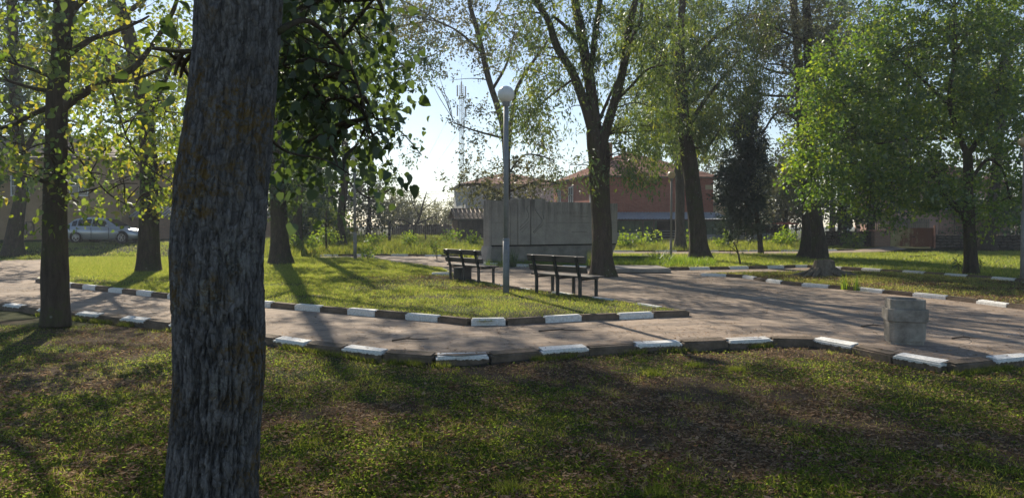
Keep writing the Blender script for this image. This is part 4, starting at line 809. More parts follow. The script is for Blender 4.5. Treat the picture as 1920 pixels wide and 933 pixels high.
# ------------------------------------------------------------------ buildings
def house(name, label, cat, corner, rz, L, D, ze, mwall, mroof, hip=True, rh=1.6, over=.45, rows=14, gable=False, z0=-.3, noroof=False):
    t = thing(name, label, cat, corner, rz); th = .3
    V = [(0, 0, z0), (L, 0, z0), (L, D, z0), (0, D, z0), (0, 0, ze), (L, 0, ze), (L, D, ze), (0, D, ze)]
    w = mk('wall', V, [(0, 1, 5, 4), (1, 2, 6, 5), (2, 3, 7, 6), (3, 0, 4, 7), (4, 5, 6, 7)], MT[mwall], t)
    if noroof: return t
    o_ = over; a, b, c, d = Vector((-o_, -o_, ze)), Vector((L+o_, -o_, ze)), Vector((L+o_, D+o_, ze)), Vector((-o_, D+o_, ze))
    if gable: r1, r2 = Vector((-o_, D/2, ze+rh)), Vector((L+o_, D/2, ze+rh))
    else: q_ = min(D, L)/2; r1, r2 = Vector((q_, D/2, ze+rh)), Vector((L-q_, D/2, ze+rh))
    def slope(p0, p1, q1, q0):
        mb = MB(); nrm = (p1-p0).cross(q0-p0).normalized()
        for k in range(rows):
            f0, f1 = k/rows, (k+1)/rows; A, B = p0.lerp(q0, f0), p1.lerp(q1, f0); Cc, Dd = p1.lerp(q1, f1), p0.lerp(q0, f1); up = nrm*.045
            mb.add([A+up, B+up, Cc, Dd, A, B], [(0, 1, 2, 3), (4, 5, 1, 0)])
        mb.build('roof', MT[mroof], t)
    slope(a, b, r2, r1); slope(c, d, r1, r2)
    if not gable: slope(b, c, r2, r2+Vector((.001, 0, 0))); slope(d, a, r1, r1+Vector((.001, 0, 0)))
    else:
        for x in (0, L): mk('gable', [(x, 0, ze), (x, D, ze), (x, D/2, ze+rh*.93)], [(0, 1, 2)], MT[mwall], t)
    MB().box((L/2, D/2, ze-.03), (L+2*o_-.02, D+2*o_-.02, .05)).build('eaves_board', MT['pale'], t)
    MB().beam(r1+Vector((0, 0, .03)), r2+Vector((0, 0, .03)), .18, .12).build('ridge', MT[mroof], t)
    return t
def window(t, x, z, w, h, bars=(1, 1), side=False, fm='white_frame'):
    """side=True puts it in the left end wall"""
    def tr(V): return [(-y, x_, z_) for x_, y, z_ in V] if False else ([(y, x_, z_) for x_, y, z_ in V] if side else V)
    f = MB()
    for c, d in (((x, -.02, z-h/2), (w+.1, .08, .07)), ((x, -.02, z+h/2), (w+.1, .08, .07)), ((x-w/2, -.02, z), (.07, .079, h)), ((x+w/2, -.02, z), (.07, .079, h))): f.box(c, d)
    for k in range(bars[0]): f.box((x-w/2+w*(k+1)/(bars[0]+1), -.02, z), (.05, .07, h))
    for k in range(bars[1]): f.box((x, -.02, z-h/2+h*(k+1)/(bars[1]+1)), (w, .068, .045))
    fr = mk('window', tr(f.V), f.F, MT[fm], t); g = MB().box((x, -.006, z), (w, .02, h)); mk('pane', tr(g.V), g.F, MT['win'], fr)
# ochre house on the left
c = P(228, 430, 46.5); rz0 = 0.0
t = house('house', 'two-storey ochre plastered house behind the parked car', 'house', (c.x-16, c.y, .45), 0, 16, 8, 5.3, 'plaster', 'tile_old', rh=1.8, over=.4)
window(t, 16-(228-50)/F*46.5, .97+.0, .9, .78, (1, 1), fm='board'); window(t, 16-(228-150)/F*46.5, 3.6, 1.1, 1.2, (1, 1)); window(t, 16-(228-40)/F*46.5, 3.6, 1.1, 1.2, (1, 1))
# low outbuilding with sun glare painted onto its corrugated tiles as pale colour
c = P(229, 430, 47.5); t = house('outbuilding', 'low brown brick outbuilding with corrugated tiles pale from sun glare right of the ochre house', 'outbuilding', (c.x, c.y, .35), 0, 9.6, 4, 1.75, 'brick2', 'tile_old', gable=True, rh=.85, over=.15, rows=8)
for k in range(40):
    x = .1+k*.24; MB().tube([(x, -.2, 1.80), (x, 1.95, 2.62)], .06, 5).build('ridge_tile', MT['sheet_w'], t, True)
# white house
c = P(873, 410, 70); t = house('house', 'pale grey rendered house with low tiled roof above the memorial wall', 'house', (c.x, c.y, .3), math.radians(10), 9.5, 11, 5.2, 'white_plaster', 'tile', rh=1.5, over=.55)
window(t, 2.6, 3.6, 1.2, 1.2, (1, 0)); window(t, 6.3, 3.6, 1.2, 1.2, (1, 0)); window(t, 4.4, 1.3, 1.8, .9, (1, 0)); window(t, 2.4, 3.7, 1.1, 1.1, (1, 0), True)
# tiled shed
c = P(859, 440, 57); t = house('shed', 'small garden shed with brick gable and old tiled roof left of the memorial wall', 'shed', (c.x, c.y, .32), math.radians(14), 4.4, 2.6, 1.9-.1, 'board', 'tile_old', gable=True, rh=.75, over=.35, rows=7)
mk('gable_wall', [(-.02, 0, -.3), (-.02, 2.6, -.3), (-.02, 2.6, 1.8), (-.02, 1.3, 2.5), (-.02, 0, 1.8)], [(0, 4, 3, 2, 1)], MT['brick2'], t)
for k in range(16): MB().box((.15+k*.27, -.03, .8), (.24, .03, 2.0)).build('board', MT['board'], t)
for k in range(15): 
    x = -.2+k*.34; MB().tube([(x, -.36, 1.86), (x, 1.3, 2.62)], .05, 5).build('ridge_tile', MT['tile_old'], t, True)
# red brick house
c = P(1107, 430, 55); t = house('brick_house', 'red brick house with tiled hip roof behind the central trunk and lean-to', 'house', (c.x, c.y, .3), math.radians(11), 9.7, 11, 4.95, 'brick', 'tile', rh=2.4, over=.45, rows=18)
rb = t
window(t, 5.3, 3.75, 1.2, 1.25, (1, 1), True); window(t, 9.0, 3.75, .9, 1.25, (1, 1), True)
MB().beam((.0, -.06, 0), (.0, -.06, 4.8), .14, .12).build('downpipe', MT['white_frame'], t)
MB().box((9.35, -.03, 4.2), (.62, .05, .35)).build('corner_band', MT['cream'], t)
ch = MB().box((2.3, 3.6, 6.9), (.9, .8, 1.6)).box((2.3, 3.6, 7.73), (1.05, .95, .12)); ch.build('chimney', MT['brick'], t)
# lean-to shed: green boards, corrugated roof, sheets, dark openings
c = P(1156, 450, 50.5); L = 7.6; t = thing('lean_to', 'long low lean-to with green boarded walls and grey corrugated roof below the brick wall', 'shed', (c.x, c.y, .3), math.radians(2))
mb = MB(); N = 76
for k in range(N):
    x0, x1 = -.2+k*(L+.4)/N, -.2+(k+1)*(L+.4)/N; z = .03*(k % 2); z2 = .03*((k+1) % 2)
    mb.add([(x0, -.35, 1.72+z), (x1, -.35, 1.72+z2), (x1, 3.2, 2.25+z2), (x0, 3.2, 2.25+z)], [(0, 1, 2, 3)])
mb.build('corrugated_roof', MT['sheet'], t)
MB().box((L/2, -.3, 1.66), (L+.3, .05, .1)).build('roof_beam', MT['board'], t)
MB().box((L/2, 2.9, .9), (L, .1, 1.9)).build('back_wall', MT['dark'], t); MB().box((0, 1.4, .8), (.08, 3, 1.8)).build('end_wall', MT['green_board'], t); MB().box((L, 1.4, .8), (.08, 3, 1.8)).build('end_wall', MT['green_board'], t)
for k in range(20):
    x = .1+k*.38
    if 2.5 < x < 4.3 or 5.0 < x < 5.6: continue
    MB().box((x+.18, 0, .85), (.36, .03, 1.62), rz=random.uniform(-.02, .02)).build('board', MT['green_board'], t)
for k in range(5): MB().box((3.4, .05+.01*k, .25+.17*k), (1.8, .02, .05)).build('rail', MT['sheet'], t)
for k in range(4): MB().box((1.1, -.08-.004*k, .22+.17*k), (2.1, .03, .14)).build('metal_sheet', MT['sheet_w'], t)
for x in (-.05, 1.75, 2.5, 4.4, 5.8, 7.6): MB().box((x, -.2, .8), (.1, .1, 1.75)).build('post', MT['post'], t)
MB().box((6.6, -.1, .35), (1.6, .04, .7)).build('metal_sheet', MT['sheet'], t)
# small cream building, junk shelters
c = P(1322, 400, 58); t = house('outbuilding', 'tiny cream-walled building at the right end of the brick house', 'outbuilding', (c.x, c.y, .3), .05, 1.6, 3, 2.9, 'cream', 'tile_old', rh=.5, over=.1, rows=3)
MB().box((-.05, 0, 0), (.01, .01, .01)); window(t, .8, 2.0, .5, .5)
c = P(1325, 430, 54); t = thing('low_wall', 'ochre rendered low wall right of the brick house', 'wall', (c.x, c.y, .3)); MB().box((1.4, 0, .9), (3.0, .25, 2.0)).build('wall', MT['cream'], t); MB().box((1.4, 0, 1.93), (3.1, .32, .08)).build('coping', MT['slab'], t)
def shelter(px0, px1, ztop, Yb, label, mr, tilt=.0):
    c = P(px0, 440, Yb); w = (px1-px0)/F*Yb; t = thing('shelter', label, 'shed', (c.x, c.y, .3))
    for x in (0, w):
        for y in (0, 1.4): MB().box((x, y, ztop/2-.15), (.09, .09, ztop+.1)).build('post', MT['post'], t)
    T = Matrix.Translation((w/2, .7, ztop)) @ Matrix.Rotation(tilt, 4, 'Y') @ Matrix.Rotation(.06, 4, 'X')
    q = MB(); n = max(6, int(w/.15))
    for k in range(n): q.box((-w/2-.1+(w+.2)*(k+.5)/n, 0, .02*(k % 2)), ((w+.2)/n*.98, 1.9, .05), M=T)
    q.build('roof', MT[mr], t); MB().box((w/2, 1.45, ztop/2-.1), (w, .05, ztop)).build('back_wall', MT['board'], t)
    for k in range(int(w/.3)): MB().box((.15+k*.3, -.03, .35), (.24, .03, random.uniform(.5, 1.0))).build('board', MT[random.choice(['pale', 'board', 'sheet'])], t)
    return t
shelter(1362, 1408, 1.75, 50, 'open shelter with rusty pale roof beside the green lean-to', 'sheet_w', .03)
shelter(1412, 1456, 1.5, 51, 'low junk shelter with tan roof behind the evergreen trunk', 'tile_old', -.06); shelter(1458, 1492, 1.45, 50, 'small hut with bright red roof sheet left of the twin trunks', 'red', .0)
t = thing('plank_pile', 'pale poles leaning in the junk in front of the shelters', 'poles', (P(1400, 450, 48.5).x, 48.5, .3))
for k in range(5): MB().beam((-.3+k*.12, 0, 0), (.5+k*.2, .3, .9-k*.12), .05).build('pole', MT['pale'], t)
# wire panel fence left of the shelters
t = thing('wire_fence', 'pale wire and board panel fence in front of the shelters', 'fence', (P(1355, 450, 49).x, 49, .3))
for k in range(9): MB().box((k*.17, 0, .55), (.025, .025, 1.05)).build('upright', MT['pale'], t)
for k in range(6): MB().box((.7, -.02, .1+.18*k), (1.5, .015, .02)).build('wire', MT['sheet_w'], t)
# ------------------------------------------------------------------ right: stone wall, gate, pier, palings
def rubble(label, pa, pb, h, seed, coping=True):
    a, b = Vector((pa[0], pa[1], 0)), Vector((pb[0], pb[1], 0)); L = (b-a).length; rz = math.atan2(b.y-a.y, b.x-a.x); z = float(rise(*pa))
    t = thing('stone_wall', label, 'wall', (a.x, a.y, z), rz); r = random.Random(seed)
    MB().box((L/2, .17, h/2-.12), (L, .28, h+.1)).build('core', MT['mortar'], t)
    base = []
    for k in range(6):
        bm = bmesh.new(); bmesh.ops.create_icosphere(bm, subdivisions=1, radius=.5)
        for v in bm.verts: v.co = Vector((math.copysign(abs(v.co.x*2)**.6/2, v.co.x), math.copysign(abs(v.co.y*2)**.6/2, v.co.y), math.copysign(abs(v.co.z*2)**.6/2, v.co.z)))*(1+r.uniform(-.12, .12))
        me = bpy.data.meshes.new('stone'); bm.to_mesh(me); bm.free(); me.materials.append(MT['stone']); base.append(me)
    zz = .0; cnt = 0
    while zz < h-.05:
        rh = r.uniform(.13, .2); x = r.uniform(-.1, .1)
        while x < L:
            w = r.uniform(.22, .5)
            if cnt < 290:
                o = bpy.data.objects.new('stone', base[r.randrange(6)]); C.objects.link(o); o.parent = t; cnt += 1
                o.location = (x+w/2, .03+r.uniform(-.02, .02), zz+rh/2); o.scale = (w*.97, .22, rh*.95); o.rotation_euler = (0, r.uniform(-.06, .06), 0)
            x += w+.015
        zz += rh+.01
    return t
Yw = 45.5
def WX(px, Y): return (P(px, 440, Y).x, Y)
rubble('long dry rubble stone wall right of the rusty gate', WX(1745, Yw), WX(1935, Yw-1.5), .78, 3)
rubble('low tumbled stone wall left of the gate, behind dark trunks', WX(1548, 49), WX(1642, Yw+1), .85, 5)
c = WX(1650, Yw); t = thing('gate_pier', 'squat brick pier with orange cap left of the rusty gate', 'pier', (*c, float(rise(*c)))); MB().box((.1, .1, .45), (.95, .4, 1.1)).build('pier_body', MT['brick2'], t); MB().box((-.1, .1, 1.03), (.9, .5, .06)).build('cap', MT['tile'], t)
c = WX(1669, Yw); z = float(rise(*c)); t = thing('metal_gate', 'rusty yellow double metal gate in the stone wall', 'gate', (c[0], c[1], z), math.radians(-2)); wl = 1.28
for k in range(2):
    lf_ = MB().box((wl/2+k*(wl+.03), 0, .62), (wl, .04, 1.12)).build('gate_leaf', MT['gate'], t)
    f = MB()
    for zf in (.08, .62, 1.16): f.box((wl/2+k*(wl+.03), -.035, zf), (wl, .03, .05))
    for xf in (.03, wl-.03): f.box((xf+k*(wl+.03), -.036, .62), (.05, .034, 1.1))
    f.build('leaf_frame', MT['gate'], lf_)
MB().box((2*wl+.1, 0, .65), (.09, .09, 1.4)).build('gate_post', MT['tile'], t); MB().box((-.06, 0, .6), (.09, .09, 1.3)).build('gate_post', MT['tile'], t); MB().box((wl+.1, -.06, .65), (.16, .03, .04)).build('latch', MT['dark'], t)
c = WX(1640, Yw+5); t = thing('paling_fence', 'tall grey wooden paling fence rising behind the rusty gate', 'fence', (c[0], c[1], .3))
for k in range(30): MB().box((k*.125, 0, .95+random.uniform(-.03, .03)), (.10, .02, 1.6), rz=random.uniform(-.05, .05)).build('pale', MT['pale'], t)
for z in (.5, 1.5): MB().box((1.8, .04, z), (3.8, .05, .07)).build('rail', MT['board'], t)
c = WX(1760, Yw+.6); t = thing('wire_fence', 'rusty wire mesh fence standing on the right stone wall', 'fence', (c[0], c[1], .35))
for k in range(7): MB().box((k*.95, 0, 1.0), (.05, .05, 1.9)).build('post', MT['post'], t)
for k in range(8): MB().box((2.9, 0, 1.0+k*.12), (5.9, .01, .012)).build('wire', MT['tile_old'], t)
for k in range(45): MB().box((k*.13, .01, 1.4), (.01, .01, .95)).build('wire', MT['tile_old'], t)
c = P(1668, 440, 60); t = house('house', 'pink rendered house with red roof glimpsed through the maple crown', 'house', (c.x, c.y, .3), math.radians(-6), 9, 8, 4.6, 'pink_plaster', 'tile', rh=2.2, over=.4)
for x in (1.5, 4, 6.5): window(t, x, 3.2, 1., 1.2)
c = P(1588, 440, 56); t = thing('white_post', 'white painted post behind the low wall between the dark trunks', 'post', (c.x, c.y, .3)); MB().box((0, 0, .7), (.3, .3, 1.6)).build('shaft', MT['white_frame'], t); MB().box((0, 0, 1.53), (.4, .4, .08)).build('cap', MT['white_frame'], t)
# bricks left on the lawn
for i, (px, py, lb) in enumerate(((1709, 484, 'small dark block on the right lawn, leftmost of the scattered row'), (1720, 483.5, 'dark brick on the right lawn, second of the scattered row'), (1737, 483, 'long low dark block on the lawn left of the last block'), (1751, 481.5, 'cube-like dark block on the lawn nearest the stone wall'))):
    p = G(px, py, .05); o = MB().box((0, 0, .05), ((.14, .25, .36, .19)[i], .14, .13), bev=.01).build('loose_block', MT['mortar']); o.location = (p.x, p.y, p.z); o.rotation_euler = (0, 0, (.2, -.4, .15, .1)[i]); tag(o, lb, 'block')
# red brick wall seen between trunks on the left
c = P(486, 440, 52); t = thing('brick_wall', 'orange brick garden wall between the thickest trunk and the ivy trunk', 'wall', (c.x, c.y, .3)); MB().box((.5, 0, .95), (1.3, .25, 1.9)).build('wall', MT['brick'], t); MB().box((.5, 0, 1.93), (1.4, .33, .07)).build('coping', MT['tile'], t)
# ------------------------------------------------------------------ orchard posts, far fence
for px, y0, y1, w, lb in ((730, 457, 414, .17, 'thick dark post nearest the lamp post, left of the orchard trellis'), (798, 454, 413, .15, 'dark orchard post right of the bare fruit tree'), (754, 438, 410, .10, 'thin trellis post left of the fruit tree'), (774, 440, 414, .08, 'pale thin stake beside the fruit tree trunk'),
                        (814, 440, 412, .12, 'leaning trellis post near the shed'), (826, 441, 416, .11, 'pale orchard post close to the shed, left of two'), (835, 445, 417, .11, 'pale orchard post close to the shed, right of two'), (863, 458, 416, .13, 'grey post in front of the shed door'), (901, 452, 404, .16, 'concrete post in front of the tiled shed')):
    p = G(px, y0, .0); h = (y0-y1)/F*p.y; t = thing('garden_post', lb, 'post', (p.x, p.y, p.z), random.uniform(0, 1), 'posts in the overgrown garden')
    MB().beam((0, 0, -.2), (random.uniform(-.04, .04), 0, h), w*.8).build('shaft', MT['post'], t)
p = G(798, 452); t = thing('trellis_rail', 'horizontal trellis rail running between orchard posts', 'rail', (p.x, p.y, p.z+1.3)); MB().beam((0, .1, 0), (1.6, 1.5, .05), .06).build('bar', MT['post'], t)
p = P(736, 440, 76); t = thing('wooden_fence', 'dark board fence at the far end of the garden', 'fence', (p.x, p.y, .3))
for k in range(30): MB().box((k*.21, 0, .55+random.uniform(-.1, .1)), (.19, .03, 1.7)).build('board', MT['board'], t)
t = thing('wooden_fence', 'sparse picket fence between trunks and shed, half hidden by weeds', 'fence', (P(600, 440, 60).x, 60, .3))
for k in range(24): MB().box((k*.24, 0, .4), (.05, .03, random.uniform(.8, 1.1))).build('picket', MT['post'], t)
# ------------------------------------------------------------------ mast and wires
def mast():
    Ym = 150; p = P(866, 424, Ym); ht = P(866, 160, Ym).z; t = thing('radio_mast', 'tall guyed lattice radio mast rising behind the pale house', 'mast', (p.x, Ym, 0)); w = .42
    L3 = [(w*math.cos(a), w*math.sin(a)) for a in (math.pi/2, math.pi*7/6, math.pi*11/6)]
    for x, y in L3: MB().tube([(x, y, 0), (x, y, ht)], .05, 6).build('leg', MT['steel'], t)
    n = 36; q = MB()
    for k in range(n):
        for i in range(3):
            a, b = L3[i], L3[(i+1) % 3]; z0, z1 = ht*k/n, ht*(k+1)/n; q.beam((*a, z0), (*b, z1), .035); q.beam((*a, z1), (*b, z1), .035)
    q.build('lattice', MT['steel'], t)
    for k, (dx, z, h) in enumerate(((-.8, ht-1.2, 2.2), (.8, ht-1.4, 2.2), (0, ht-.6, 2.4), (-.8, ht-5.2, 2), (.85, ht-5.4, 2), (.5, ht-8, 1.6), (-.7, ht-7.6, 1.4))): MB().box((dx, -.5, z), (.3, .16, h), bev=.03).build('antenna', MT['sheet_w'], t)
    MB().tube([(0, 0, ht), (0, 0, ht+2.2)], .04, 5).build('spike', MT['steel'], t)
    for k, (ax, ay) in enumerate(((-14, -6), (14, -6), (0, 15))):
        for zf in (.95, .72, .48): MB().tube([(0, 0, ht*zf), (ax, ay, 0)], .018, 4).build('guy_wire', MT['steel'], t)
mast()
for k, (py0, py1) in enumerate(((343, 350), (348, 354), (362, 369), (368, 374))):
    a, b = P(560, py0, 130), P(1100, py1, 130); V = [a.lerp(b, s)+Vector((0, 0, -1.2*math.sin(math.pi*s))) for s in np.linspace(0, 1, 13)]
    o = MB().tube(V, .022, 4).build('power_line', MT['dark']); tag(o, ('highest', 'second highest', 'second lowest', 'lowest')[k]+' thin power line crossing the pale sky left of the mast', 'cable', 'power lines across the clearing')
#@@PART4
# ------------------------------------------------------------------ ground cover
def scatter(poly, n, rng=RNG):
    xs_ = [p[0] for p in poly]; ys_ = [p[1] for p in poly]; out = []; tot = 0
    while tot < n:
        x = rng.uniform(min(xs_), max(xs_), n); y = rng.uniform(min(ys_), max(ys_), n); k = inpoly(x, y, poly); out.append(np.stack([x[k], y[k]], 1)); tot += k.sum()
    return np.concatenate(out)[:n]
def blades(name, xy, z, h, w, mat, kind='stuff', dry=0., par=None):
    n = len(xy); a = RNG.uniform(0, 2*np.pi, n); hh = h*RNG.uniform(.45, 1.3, n); ww = w*RNG.uniform(.7, 1.3, n)
    b = np.stack([xy[:, 0], xy[:, 1], z-.004], 1); s = np.stack([np.cos(a), np.sin(a), a*0], 1)*ww[:, None]/2
    ln = RNG.normal(0, .45, (n, 2)); tip = b+np.stack([ln[:, 0]*hh, ln[:, 1]*hh, hh], 1); V = np.stack([b-s, b+s, tip], 1)
    var = np.clip(RNG.beta(2, 2.6, n)+dry*(RNG.uniform(0, 1, n) < .35), 0, 1); return mkarr(name, V, 3, MT[mat], par, kind, var)
def flat(name, xy, z, L, Wd, mat, up=.0, tilt=.5, kind='stuff', var=None, cup=.15):
    n = len(xy); a = RNG.uniform(0, 2*np.pi, n); t = RNG.normal(0, tilt, n); r = RNG.normal(0, tilt, n); s = RNG.uniform(.55, 1.35, (n, 1))
    ax = unit(np.stack([np.cos(a), np.sin(a), t*.6], 1)); sd_ = unit(np.stack([-np.sin(a), np.cos(a), r*.6], 1)); nn = np.cross(ax, sd_)
    c = np.stack([xy[:, 0], xy[:, 1], z+RNG.uniform(.25, 1, n)*up+.006], 1); L = L*s; W2 = Wd*s/2
    V = np.stack([c-ax*L/2+nn*cup*L*.4, c-sd_*W2, c+ax*L/2+nn*cup*L*.6, c+sd_*W2], 1); lo = V[:, :, 2].min(1)-(z+.001); V[:, :, 2] -= np.minimum(lo, 0)[:, None]
    if var is None: var = RNG.beta(2, 2.4, n)
    return mkarr(name, V, 4, MT[mat], None, kind, var)
tl = T1[1]
def clear(xy): return xy[(np.abs(xy[:, 0]-tl.x) > .2) | (np.abs(xy[:, 1]-tl.y) > .2)]
# foreground verge: view-shaped area with falling density
def fgpts(n, y0=2.3, y1=12.6):
    u = RNG.uniform(0, 1, n); y = y0*(y1/y0)**u; x = RNG.uniform(-.74, .74, n)*y*1.02+RNG.normal(0, .02, n); xy = np.stack([x, y], 1); return clear(xy[gfront(x, y+.13)])
def sel(xy, lo, hi, sc=1., w=.3, off=0):
    g = patch(xy[:, 0], xy[:, 1]); n = fbm(xy[:, 0]*5+off, xy[:, 1]*5, None, 3); return xy[RNG.uniform(0, 1, len(xy)) < np.clip(lo+(hi-lo)*g*sst(.3, .6, n)*1.25, 0, 1)]
xy = sel(fgpts(330000), .2, 1.); blades('grass', xy, groundz(xy[:, 0], xy[:, 1]), .026, .0060, 'grass_dull', dry=.3)['label'] = 'short patchy grass of the foreground verge'
xy = sel(fgpts(190000), .03, 1., off=9); flat('ground_weeds', xy, groundz(xy[:, 0], xy[:, 1]), .026, .017, 'weed_dull', up=.032, tilt=.7)
cc = fgpts(340); cc = np.concatenate([cc, [[-.02, 4.7], [.25, 3.9], [1.6, 8.4], [2.6, 8.6], [2.2, 8.9], [.9, 4.6], [-2.1, 3.4]]]); k = np.concatenate([RNG.integers(0, len(cc)-7, 11000), RNG.integers(len(cc)-7, len(cc), 3000)]); xy = cc[k]+RNG.normal(0, .05, (14000, 2)); xy = clear(xy[gfront(xy[:, 0], xy[:, 1]+.1)]); blades('grass_tufts', xy, groundz(xy[:, 0], xy[:, 1]), .065, .005, 'grass_dull')
xy = fgpts(175000); g = patch(xy[:, 0], xy[:, 1]); n_ = fbm(xy[:, 0]*2.2, xy[:, 1]*2.2, None, 3); xy = xy[RNG.uniform(0, 1, len(xy)) < np.clip((1.05-g*.55)*sst(.33, .58, n_)*1.05+.16, 0, 1)]
flat('leaf_litter', xy, groundz(xy[:, 0], xy[:, 1]), 0.042, .017, 'litter', up=.012, tilt=.4, var=RNG.beta(2.2, 2, len(xy)), cup=.3)
xy = fgpts(700); flat('fallen_linden_leaves', xy, groundz(xy[:, 0], xy[:, 1]), 0.055, .042, 'litter', up=.015, tilt=.35, var=RNG.beta(3, 1.2, len(xy)), cup=.25)
s_ = RNG.uniform(0, 1, 26000); xx = RNG.uniform(-9, 9.5, 26000); yy = np.interp(xx, k1x, k1y)-.09-np.abs(RNG.normal(0, .05, 26000)); kk = fbm(xx*2.3, yy*2.3, None, 3); k = (kk > .5) & (yy > 6); xy = np.stack([xx[k], yy[k]], 1)
blades('kerb_edge_grass', xy, groundz(xy[:, 0], xy[:, 1]), .075, .007, 'grass_dull', dry=.25)
# fallen leaves and twigs on the paths
xy = scatter(wpath, 60000); keep = (xy[:, 1] < 32) & (np.abs(xy[:, 0]) < xy[:, 1]*.75) & ~inpoly(xy[:, 0], xy[:, 1], wisl) & ~inpoly(xy[:, 0], xy[:, 1], wdry)
kk = fbm(xy[:, 0]*.9, xy[:, 1]*1.4, None, 4); ed = np.exp(-np.abs(xy[:, 1]-np.interp(xy[:, 0], k1x, k1y))/.35)
xy = xy[keep & (RNG.uniform(0, 1, len(xy)) < np.clip(sst(.45, .7, kk)*.8+ed+.10, 0, 1))]; flat('path_litter', xy, xy[:, 0]*0+.002, .040, .018, 'litter', up=.004, tilt=.2, var=RNG.beta(2.4, 1.6, len(xy)), cup=.2)
# lawns
def lawn_cover(poly, n, h, w, z, dry=0., mat='grass', dens=(.25, 1), sc=.9, ymax=60, fx=.76):
    xy = scatter(poly, n); xy = xy[(np.abs(xy[:, 0]) < xy[:, 1]*fx) & (xy[:, 1] < ymax)]; g = fbm(xy[:, 0]*sc+7, xy[:, 1]*sc, None, 4)
    xy = xy[RNG.uniform(0, 1, len(xy)) < dens[0]+(dens[1]-dens[0])*sst(.36, .56, g)]; y = xy[:, 1]; s = np.clip(y/16, .8, 2.2)
    return xy, z+rise(xy[:, 0], y), s
xy, z, s = lawn_cover(wisl, 300000, 0, 0, .075)
bare = np.exp(-(((xy[:, 0]+1.6)/2.2)**2+((xy[:, 1]-21.2)/1.6)**2))+np.exp(-(((xy[:, 0]+.3)/1.2)**2+((xy[:, 1]-17.6)/.7)**2)); k = RNG.uniform(0, 1, len(xy)) > bare*1.15; xy, z, s = xy[k], z[k], s[k]
blades('lawn_grass', xy, z, .05*s, .011*s, 'grass', dry=.12)
xy2 = scatter(wisl, 60000); b2 = np.exp(-(((xy2[:, 0]+1.6)/2.4)**2+((xy2[:, 1]-21.2)/1.8)**2))+np.exp(-(((xy2[:, 0]+.3)/1.3)**2+((xy2[:, 1]-17.6)/.8)**2)); xy2 = xy2[RNG.uniform(0, 1, len(xy2)) < b2*.9+.04]
flat('lawn_litter', xy2, .078+rise(xy2[:, 0], xy2[:, 1]), .07, .03, 'litter', up=.02, tilt=.4)
xy, z, s = lawn_cover(wdry, 60000, 0, 0, .05, dens=(.1, .8)); blades('dry_grass', xy, z, .05*s, .012*s, 'grass', dry=.55)
xy2 = scatter(wdry, 14000); flat('dry_patch_litter', xy2, .053+xy2[:, 0]*0, .07, .03, 'litter', up=.02, tilt=.4)
xy, z, s = lawn_cover(wlaw, 150000, 0, 0, .05, dens=(.3, 1), ymax=48); blades('back_lawn_grass', xy, z, .06*s, .014*s, 'grass')
# overgrown garden and verges at the back
def field(px_poly, n, h, w, mat, nm, dens=(.15, 1), sc=.5, z0=.0):
    pl = [(p.x, p.y) for p in gp(px_poly)]; xy = scatter(pl, n); g = fbm(xy[:, 0]*sc, xy[:, 1]*sc, None, 4); xy = xy[RNG.uniform(0, 1, len(xy)) < dens[0]+(dens[1]-dens[0])*sst(.38, .6, g)]
    hz = groundz(xy[:, 0], xy[:, 1]); hh = h*(.6+fbm(xy[:, 0]*.8+5, xy[:, 1]*.8, None, 3)); return blades(nm, xy, hz+z0, hh, w, mat)
field([(-60, 490), (128, 486), (660, 486), (660, 470), (500, 452), (-60, 456)], 70000, .10, .035, 'grass', 'verge_grass')
field([(490, 484), (700, 478), (860, 480), (905, 488), (905, 445), (860, 441), (560, 446), (490, 452)], 75000, .34, .045, 'weed_field', 'tall_weeds', (.25, 1), .4)
field([(1150, 474), (1540, 474), (1540, 457), (1150, 458)], 40000, .34, .045, 'weed_field', 'tall_weeds', (.3, 1), .4)
field([(1545, 474), (1660, 466), (1660, 461), (1545, 461)], 6000, .12, .04, 'grass', 'verge_grass')
field([(912, 502), (960, 500.5), (1150, 503), (1150, 494), (1020, 491), (912, 493)], 9000, .22, .02, 'weed', 'bed_grass')
field([(1150, 501), (1250, 503), (1340, 502), (1340, 492), (1150, 489)], 9000, .22, .022, 'weed', 'bed_grass', z0=.15)
# clumps of leafy weeds (each its own plant)
def plant(nm, label, px, py, h, r, n, mat='weed', L=.10, Wd=.06, z0=.05, group=None, spiky=False):
    p = G(px, py, z0); t = thing(nm, label, 'plant', p, 0, group)
    if spiky:
        V = []
        for _ in range(n):
            a = random.uniform(0, 6.283); b = Vector((random.uniform(-r, r)*.5, random.uniform(-r, r)*.5, -.02)); e = b+Vector((math.cos(a)*r*random.uniform(.2, .8), math.sin(a)*r*.5, h*random.uniform(.6, 1.05))); s = Vector((-math.sin(a), math.cos(a), 0))*Wd/2; V.append([b-s, b+s, e])
        mkarr('leaf_blades', np.array([[tuple(v) for v in q] for q in V]), 3, MT[mat], t, var=RNG.uniform(0, 1, n)); return t
    mb = MB(); tips = []
    for _ in range(max(4, n//14)):
        a = random.uniform(0, 6.28); e = (math.cos(a)*r*random.uniform(.2, .9), math.sin(a)*r*random.uniform(.2, .9), h*random.uniform(.5, 1)); mb.tube([(0, 0, -.03), (e[0]*.5, e[1]*.5, e[2]*.6), e], [.008, .006, .003], 4, cap=False); tips.append(e)
    mb.build('stems', MT['twig'], t); tips = np.array(tips); c = tips[RNG.integers(0, len(tips), n)]*RNG.uniform(.45, 1, (n, 1))
    lf = dict(K=4, L=L, W=Wd, m=3, tl=.08+r*.25, droop=.2, mat=mat); leaves(c, unit(RNG.normal(0, 1, (n, 3))), lf, 'foliage', t); return t
plant('iris_clump', 'spiky dark iris clump by the small lamp, right of the memorial', 1240, 491, .62, .7, 60, L=.1, Wd=.05, spiky=True, mat='leaf_dark', z0=.12)
